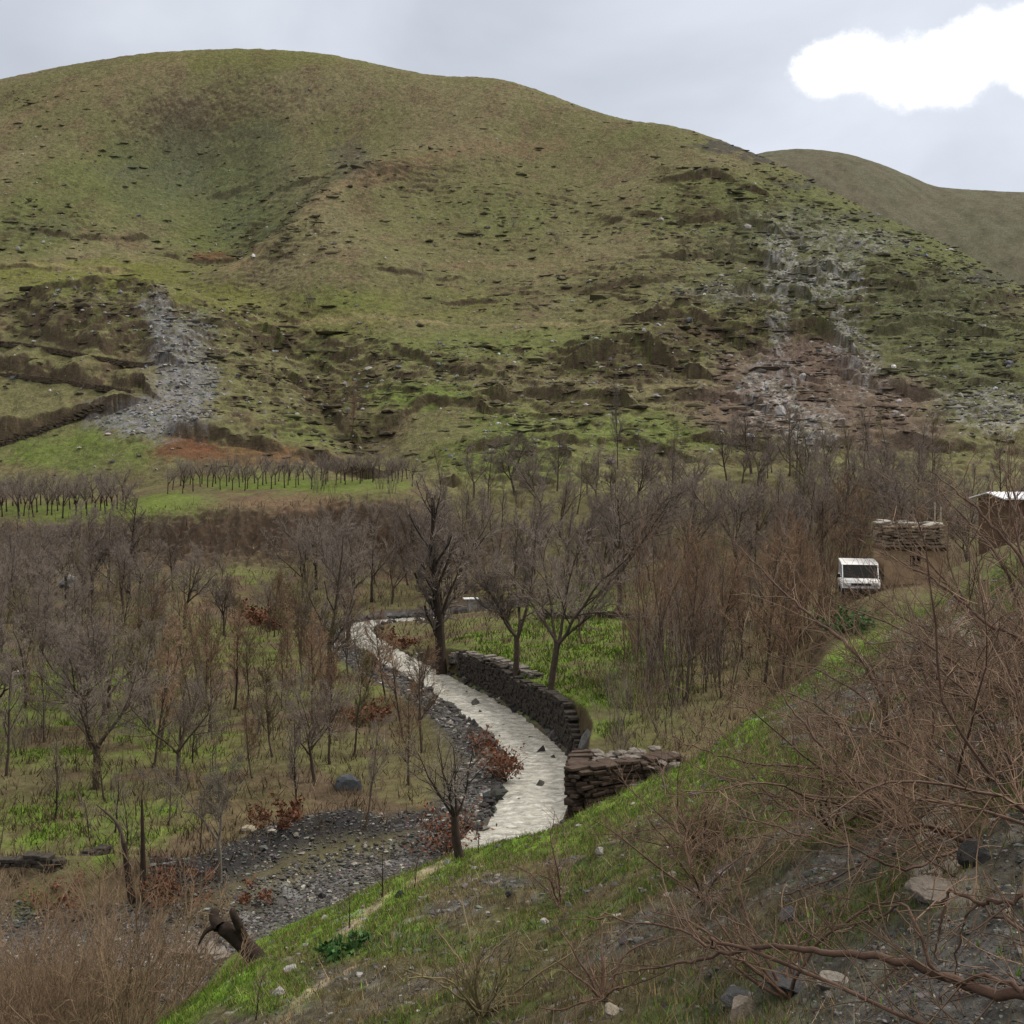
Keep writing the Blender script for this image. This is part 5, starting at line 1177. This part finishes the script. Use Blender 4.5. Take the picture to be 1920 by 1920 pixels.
for u, v, vt, lab in ((717, 1682, 1560, 'thin dark sapling on the green slope below the stout based tree'), (777, 1665, 1580, 'short sapling beside the pale footpath'), (655, 1740, 1630, 'low dark sapling at the lower end of the pale footpath'), (897, 1600, 1520, 'small thin sapling between the stout based tree and the stream'),
                      (480, 1915, 1800, 'thin dark sapling at the bottom edge of the green slope')):
    loc = hit(u, v, 8, 45); plant('sapling', lab, 'sapling', 'sapling_dark', loc, (v - vt) / F * loc.y, wide=.9)

# bushes holding dry rust leaves
def leaf_bush(label, u, v, wpx, hpx, seed, mat='leaf_rust', n=900, D0=8, name='rust_bush'):
    b = hit(u, v, D0, 140); s = b.y / F; w = wpx * s / 2; h = hpx * s; rg = np.random.default_rng(seed)
    T, W = Tubes(), Tubes(); tips = []
    for q in range(16):
        a = rg.random() * 6.283; d = nrm(np.array([math.cos(a) * w * 1.1, math.sin(a) * w * 1.1, h * rg.uniform(.5, 1.3)]))
        P = wander(np.array([math.cos(a), math.sin(a), 0]) * w * .3 * rg.random() - np.array([0, 0, .05]), d, rg.uniform(.6, 1.1) * math.hypot(w * .7, h), 5, rg, .16, .02); T.add(P, taper(.014 + .006 * h, .006, 6), 4)
        for z in range(7):
            t = rg.uniform(.25, .98) * 5; i = min(int(t), 4); c = P[i] + (P[i + 1] - P[i]) * (t - i)
            Q = wander(c, side_dir(nrm(P[i + 1] - P[i]), rg.uniform(.4, 1.1), rg), .35 * h * rg.uniform(.5, 1.2), 3, rg, .2, .02); W.add(Q, taper(.008, .005, 4), 3); tips += [Q[1], Q[2], Q[3]]
    root = empty(name, b); tag(root, label, 'bush'); obj('stems', T.mesh('stems', M['shrub_bark']), root); obj('twigs', W.mesh('twigs', M['shrub_twig']), root)
    tips = np.array(tips); c = tips[rg.integers(len(tips), size=n)] + rg.normal(0, .10 * h, (n, 3)); c[:, 2] = np.maximum(c[:, 2], .02)
    d1 = nrm(rg.normal(0, 1, (n, 3))); d2 = nrm(np.cross(d1, rg.normal(0, 1, (n, 3)))); L = (.045 + .02 * rg.random((n, 1))) * max(1, b.y / 26)
    V = np.stack([c - d1 * L, c + d2 * L * .5, c + d1 * L, c - d2 * L * .5], 1).reshape(-1, 3)
    obj('leaves', mesh_np('leaves', V, np.arange(4 * n).reshape(-1, 4), 4, M[mat], False), root)
    return root
leaf_bush('large rust red leafy bush on the gravel bank beside the pale grey tree', 330, 1690, 110, 70, 1, n=650)
leaf_bush('rust red leafy bush behind the stout based tree on the slope brow', 840, 1600, 80, 90, 2, n=450)
leaf_bush('dark red brush growing along the inner stream bank opposite the wall', 938, 1462, 60, 60, 3, n=450)
leaf_bush('small reddish brush on the gravel spit by the stream, upstream of the dark red brush', 905, 1415, 60, 40, 4, n=300)
leaf_bush('rust red brush low on the bank below the tall slender tree', 690, 1350, 120, 36, 5, n=400)
leaf_bush('dull red brush mound beside the stone patch in the left valley', 490, 1175, 110, 45, 6, n=700)
leaf_bush('orange brown low brush on the bank above the dark gravel channel', 520, 1545, 150, 40, 7, n=600)
leaf_bush('low russet brush on the gravel bank right of the rust red bush', 470, 1685, 110, 26, 8, n=250)
leaf_bush('low russet brush by the field wall in the lower left corner', 110, 1700, 120, 50, 9, n=400)
leaf_bush('russet brush patch on the gravel inside the river bend', 752, 1212, 70, 26, 10, n=300)
leaf_bush('low dark green ivy clump on the lower slope strip', 645, 1790, 110, 30, 11, 'leaf_green', 900, name='green_bush')
leaf_bush('low green leafy plant on the brow below the mud hut', 1600, 1185, 90, 40, 12, 'leaf_green', 700, name='green_bush')
# single rocks one can point at
RK = [((652, 1478), 52, 30, (.105, .115, .125), 'blue grey boulder on the left bank among thin trees'), ((465, 1560), 34, 12, (.32, .28, .21), 'pale flat stone on the moss above the dark gravel channel'),
      ((40, 1266), 36, 10, (.27, .24, .20), 'pale slab lying in the left valley grass'), ((130, 1100), 40, 26, (.20, .20, .20), 'grey rock pile stone in the left valley wood'),
      ((1390, 1905), 70, 34, (.27, .23, .18), 'pale jagged stone at the bottom edge of the slope'), ((1150, 1905), 40, 26, (.32, .28, .22), 'small cream stone at the bottom edge beside dry brush'),
      ((1480, 1872), 120, 22, (.085, .088, .092), 'dark slate slab near the bottom of the slope'), ((1390, 1880), 90, 18, (.075, .078, .08), 'dark slate slab next to the pale jagged stone'),
      ((1560, 1850), 80, 22, (.24, .22, .19), 'light broken rock on the scree under the long branch'), ((1765, 1690), 130, 30, (.21, .18, .15), 'large pale rock outcrop behind the hooked twigs'),
      ((1775, 1580), 80, 30, (.22, .20, .18), 'pale rock above the large outcrop'), ((1125, 1415), 0, 0, None, ''), ((1260, 1650), 26, 14, (.30, .27, .22), 'small pale stone in mid slope'),
      ((1480, 1720), 44, 26, (.12, .12, .125), 'grey stone on the open slope beside green turf'), ((955, 1682), 18, 12, (.05, .05, .05), 'black stone on the slope under the scree band'), ((1020, 1735), 22, 10, (.42, .40, .36), 'tiny white stone in the middle of the slope'),
      ((1125, 1600), 24, 12, (.28, .27, .24), 'pale stone above the scree band'), ((749, 1683), 22, 14, (.025, .024, .022), 'black stone beside the footpath'), ((1830, 1620), 70, 50, (.06, .058, .055), 'dark rock in the shaded hollow by the near shrub'),
      ((545, 1822), 30, 16, (.36, .35, .33), 'whitish stone among ivy on the lower slope strip'), ((522, 1868), 30, 18, (.36, .35, .33), 'whitish stone at the lower end of the ivy'),
      ((1015, 1487), 12, 4, (.05, .05, .05), 'dark wet stone in mid stream'), ((952, 1556), 16, 6, (.03, .03, .03), 'black wet stone at the stream edge by the slope'), ((1040, 1448), 18, 6, (.03, .03, .03), 'black wet stone under the abutment corner'),
      ((475, 482), 8, 8, (.6, .6, .6), 'lone white boulder by the hillside gully'), ((1465, 775), 26, 16, (.28, .27, .26), 'pale boulder on the lower rocky hillside'), ((1505, 710), 18, 12, (.30, .28, .26), 'pale boulder under the eroded hollow'),
      ((1675, 690), 12, 9, (.55, .55, .54), 'white boulder on the green part of the rocky hillside')]
for k, ((u, v), w, h, col, lab) in enumerate(RK):
    if not w: continue
    b = hit(u, v, 3, 300); s = b.y / F
    if 'stream' in lab or 'abutment corner' in lab:
        b = Vector(pix(u, v, 11.66 * F / (v - 900)))
    m = MB(); m.rock((0, 0, h * s * .12), (w * s / 2, w * s * .42, h * s * .75), 300 + k, .4, 4 if w > 60 else 3, 0.3 * k)
    o = m.build('boulder', M['stone'], None, False, b); n = len(o.data.vertices)
    at_ = o.data.color_attributes.new('col', 'FLOAT_COLOR', 'POINT'); a = np.ones((n, 4), np.float32); a[:, :3] = np.array(col) * (.72 if b.y < 60 else 1); at_.data.foreach_set('color', a.ravel())
    tag(o, lab, 'rock')

# ----------------------------------------------------------------- uncountable stuff: gravel, grass, fallen twigs
def samples(n, u0, u1, D0, D1, rg, power=1.0):
    """random ground points, denser near"""
    D = D0 * (D1 / D0) ** (rg.random(n) ** power); u = u0 + (u1 - u0) * rg.random(n)
    x = (u - 960) / F * D; return x, D, u
def lookup(A, x, y):
    s = x / (y + AP); i = np.clip(np.rint((s - SG[0]) / (SG[1] - SG[0])).astype(int), 0, NS - 1); j = np.clip(np.searchsorted(YG, y), 0, NY - 1)
    return A[j, i]
ICO = None
def stones(name, x, y, size, cols, rg, flat=.5, lon=1.0):
    global ICO
    if ICO is None:
        b = bmesh.new(); bmesh.ops.create_icosphere(b, subdivisions=1, radius=1.0); b.verts.index_update()
        ICO = (np.array([v.co[:] for v in b.verts]), np.array([[v.index for v in f.verts] for f in b.faces])); b.free()
    V0, F0 = ICO; n = len(x); z = ground(x, y) + EZ
    a = rg.random(n) * 6.283 if lon == 1 else rg.normal(0, .35, n); sc = size[:, None] * np.stack([lon * rg.uniform(.6, 1.4, n), rg.uniform(.5, 1.1, n), flat * rg.uniform(.5, 1.3, n)], 1)
    V = V0[None] * (1 + .28 * rg.normal(0, 1, (n, len(V0), 1))) * sc[:, None, :]
    c, s = np.cos(a)[:, None], np.sin(a)[:, None]
    V = np.stack([V[..., 0] * c - V[..., 1] * s + x[:, None], V[..., 0] * s + V[..., 1] * c + y[:, None], V[..., 2] + (z + size * flat * .25)[:, None]], -1)
    Fq = (F0[None] + (np.arange(n) * len(V0))[:, None, None]).reshape(-1, 3)
    o = obj(name, mesh_np(name, V.reshape(-1, 3), Fq, 3, M['stone'], False, np.repeat(cols, len(V0), 0))); o['kind'] = 'stuff'; return o
rg_ = np.random.default_rng(91)
greyish = C.max(-1) - C.min(-1)
def stone_cols(n, rg, base=(.10, .10, .102), sp=.6, pale=.12):
    f = np.exp(rg.normal(0, sp, n)); c = np.array(base)[None] * f[:, None] * (1 + rg.normal(0, .06, (n, 3)))
    p = rg.random(n) < pale; c[p] = np.array((.30, .28, .25)) * rg.uniform(.6, 1.2, (p.sum(), 1)); return np.clip(c, .015, .5)
x, y, u = samples(70000, 480, 1960, 3.2, 46, rg_); sl_ = y < edgeD(x / y) * 1.02
g = lookup(greyish, x, y); keep = sl_ & (rg_.random(len(x)) < np.where(g < .018, .75, .11))
x, y = x[keep], y[keep]; stones('scree', x, y, .0016 * y * np.exp(rg_.normal(0, .45, len(x))), stone_cols(len(x), rg_, (.082, .079, .075), .42, .02), rg_)
# gravel of stream bank and side channel
x, y, u = samples(160000, -60, 1100, 22, 95, rg_); sdv = lookup(STREAMD, x, y); sv = lookup(SIDED, x, y)
keep = ((sdv < -1.4) & (sdv > -3.2) | (sv < 2.0) | (sv > 2.2) & (sv < 3.8) & (rg_.random(len(x)) < .5) & (x / y > -.33)) & (y > footD(x / y) - 1) & (np.abs(sdv) > 1.42) & (y < 74)
x, y = x[keep][:28000], y[keep][:28000]; stones('gravel', x, y, .0013 * y * np.exp(rg_.normal(0, .4, len(x))), stone_cols(len(x), rg_, (.068, .065, .060), .5, .05), rg_)
# loose rock on the hill
x, y, u = samples(140000, -60, 1980, 136, 290, rg_, .8); g = lookup(greyish, x, y); bright = lookup(C.mean(-1), x, y); rk = lookup(ROCK, x, y)
keep = (y < np.interp(x / y, TL, KD[16]) * .97) & (rg_.random(len(x)) < np.where((g < .04) & (bright > .08), .55, .012 + .07 * rk)); x, y = x[keep][:26000], y[keep][:26000]
stones('hill_scree', x, y, .16 * np.exp(rg_.normal(0, .5, len(x))), stone_cols(len(x), rg_, (.15, .148, .145), .4, .18), rg_, .6)

# dark ledge stones and tussocks lying along the contours of the hill
x, y, u = samples(150000, -60, 1980, 138, 285, rg_, .85); rk = lookup(ROCK, x, y)
keep = (y < np.interp(x / y, TL, KD[16]) * .97) & (rg_.random(len(x)) < .010 + .30 * rk * np.clip(.5 + 1.6 * fbm(x / 6, y / 6, 2), 0, 1) * (.25 + 2.2 * ss(.02, .22, lookup(n7, x, y))) + .05 * ss(.22, .36, lookup(n7, x, y))); x, y = x[keep], y[keep]; q_ = rg_.permutation(len(x))[:5500]; x, y = x[q_], y[q_]
cc = lookup(C, x, y) * rg_.uniform(.4, 1.1, (len(x), 1)) * .7 + np.array([[.055, .044, .030]]) * .3
stones('hill_tussocks', x, y, .26 * np.exp(rg_.normal(0, .45, len(x))), cc, rg_, .5, 2.3)
# wet dark stones lining the stream
T_ = rg_.random(1500); ii = (T_ * (len(WPATH) - 2)).astype(int); ff = rg_.random(1500)
pp = WPATH[ii] + (WPATH[ii + 1] - WPATH[ii]) * ff[:, None]; tt = WPATH[ii + 1] - WPATH[ii]; tt = tt[:, :2] / (np.linalg.norm(tt[:, :2], axis=1, keepdims=True) + 1e-9)
sgn_ = np.where(rg_.random(1500) < .7, -1, 1); off_ = sgn_ * (WHALF + rg_.normal(.18, .16, 1500))
xx = pp[:, 0] + tt[:, 1] * off_; yy2 = pp[:, 1] - tt[:, 0] * off_; k_ = (yy2 > edgeD(xx / yy2) + 2.5)
xx, yy2 = xx[k_], yy2[k_]
stones('bank_stones', xx, yy2, .11 * np.exp(rg_.normal(0, .45, len(xx))), stone_cols(len(xx), rg_, (.045, .043, .042), .4, .06), rg_, .8)

# dark stones breaking the water
ii = (rg_.random(70) * (len(WPATH) - 60) + 8).astype(int); of = rg_.uniform(-.95, .95, 70) * WHALF
tt = WPATH[ii + 1] - WPATH[ii]; tt = tt[:, :2] / (np.linalg.norm(tt[:, :2], axis=1, keepdims=True) + 1e-9)
stones('stream_stones', WPATH[ii, 0] + tt[:, 1] * of, WPATH[ii, 1] - tt[:, 0] * of, .22 * np.exp(rg_.normal(0, .35, 70)), stone_cols(70, rg_, (.05, .047, .044), .3, .03), rg_, .95)

def blades(name, n, u0, u1, D0, D1, hgt, wid, colf, okf, seed, per=5):
    rg = np.random.default_rng(seed); x, y, u = samples(n, u0, u1, D0, D1, rg); k = okf(x, y, u, rg); x, y = x[k], y[k]
    x = np.repeat(x, per) + rg.normal(0, .012, len(x) * per) * np.repeat(y, per) * .3; y = np.repeat(y, per) + rg.normal(0, .012, len(y) * per) * np.repeat(y, per) * .3
    m = len(x); z = ground(x, y) + EZ; sc = (y / 10) ** .55
    h = hgt * sc * np.exp(rg.normal(0, .4, m)); w = wid * sc * rg.uniform(.6, 1.4, m)
    a = rg.random(m) * 6.283; ln = rg.normal(0, .45, (m, 2)) * h[:, None]
    A = np.stack([x - np.cos(a) * w, y - np.sin(a) * w, z - .01], -1); B = np.stack([x + np.cos(a) * w, y + np.sin(a) * w, z - .01], -1); T_ = np.stack([x + ln[:, 0], y + ln[:, 1], z + h], -1)
    cols = np.clip(colf(m, rg, x, y), .01, .5)
    o = obj(name, mesh_np(name, np.stack([A, B, T_], 1).reshape(-1, 3), np.arange(3 * m).reshape(-1, 3), 3, M['grass'], False, np.repeat(cols, 3, 0))); o['kind'] = 'stuff'; return o
def cgreen(m, rg, x, y):
    c = np.array([[.092, .155, .022]]) * np.exp(rg.normal(0, .3, (m, 1))); t = rg.random((m, 1)) < .22
    return np.where(t, np.array([[.15, .14, .05]]) * np.exp(rg.normal(0, .25, (m, 1))), c)
def cdry(m, rg, x, y): return np.array([[.155, .118, .060]]) * np.exp(rg.normal(0, .35, (m, 1)))
def is_green(x, y, u, rg):
    c = lookup(C, x, y); return (y < edgeD(x / y) * 1.03) & (rg.random(len(x)) < np.clip((c[:, 1] - c[:, 0] * 1.02) * 40, .03, 1))
def is_dry(x, y, u, rg):
    c = lookup(C, x, y); return (y < edgeD(x / y) * 1.0) & (rg.random(len(x)) < np.where(lookup(greyish, x, y) > .02, .5, .06))
blades('grass', 60000, 300, 1960, 4, 46, .045, .006, cgreen, is_green, 5)
blades('dry_grass', 38000, 480, 1960, 3.5, 40, .060, .004, cdry, is_dry, 6, 4)
blades('dead_stalks', 9000, 420, 1960, 3.2, 32, .10, .0022, lambda m, rg, x, y: np.array([[.19, .135, .080]]) * np.exp(rg.normal(0, .45, (m, 1))), lambda x, y, u, rg: (y < edgeD(x / y) * .92) & (fbm(x / 1.6, y / 1.6, 2) > -.05), 16, 3)
# meadow and valley grass tufts (coarser, farther)
def vgreen(x, y, u, rg):
    c = lookup(C, x, y); return (y > footD(x / y) + .5) & (np.abs(lookup(STREAMD, x, y)) > 1.8) & (rg.random(len(x)) < np.clip((c[:, 1] - c[:, 0]) * 34 - .75, 0, 1))
blades('meadow_grass', 60000, -60, 1560, 34, 120, .065, .012, lambda m, rg, x, y: cgreen(m, rg, x, y) * .88, vgreen, 7, 4)
def vdry(x, y, u, rg): return (y > footD(x / y) + .5) & (np.abs(lookup(STREAMD, x, y) + .8) > 3.4) & (lookup(SIDED, x, y) > 2.6) & (rg.random(len(x)) < .55)
blades('dead_weeds', 20000, -60, 1700, 24, 118, .16, .009, lambda m, rg, x, y: np.array([[.100, .074, .046]]) * np.exp(rg.normal(0, .35, (m, 1))), vdry, 8, 4)
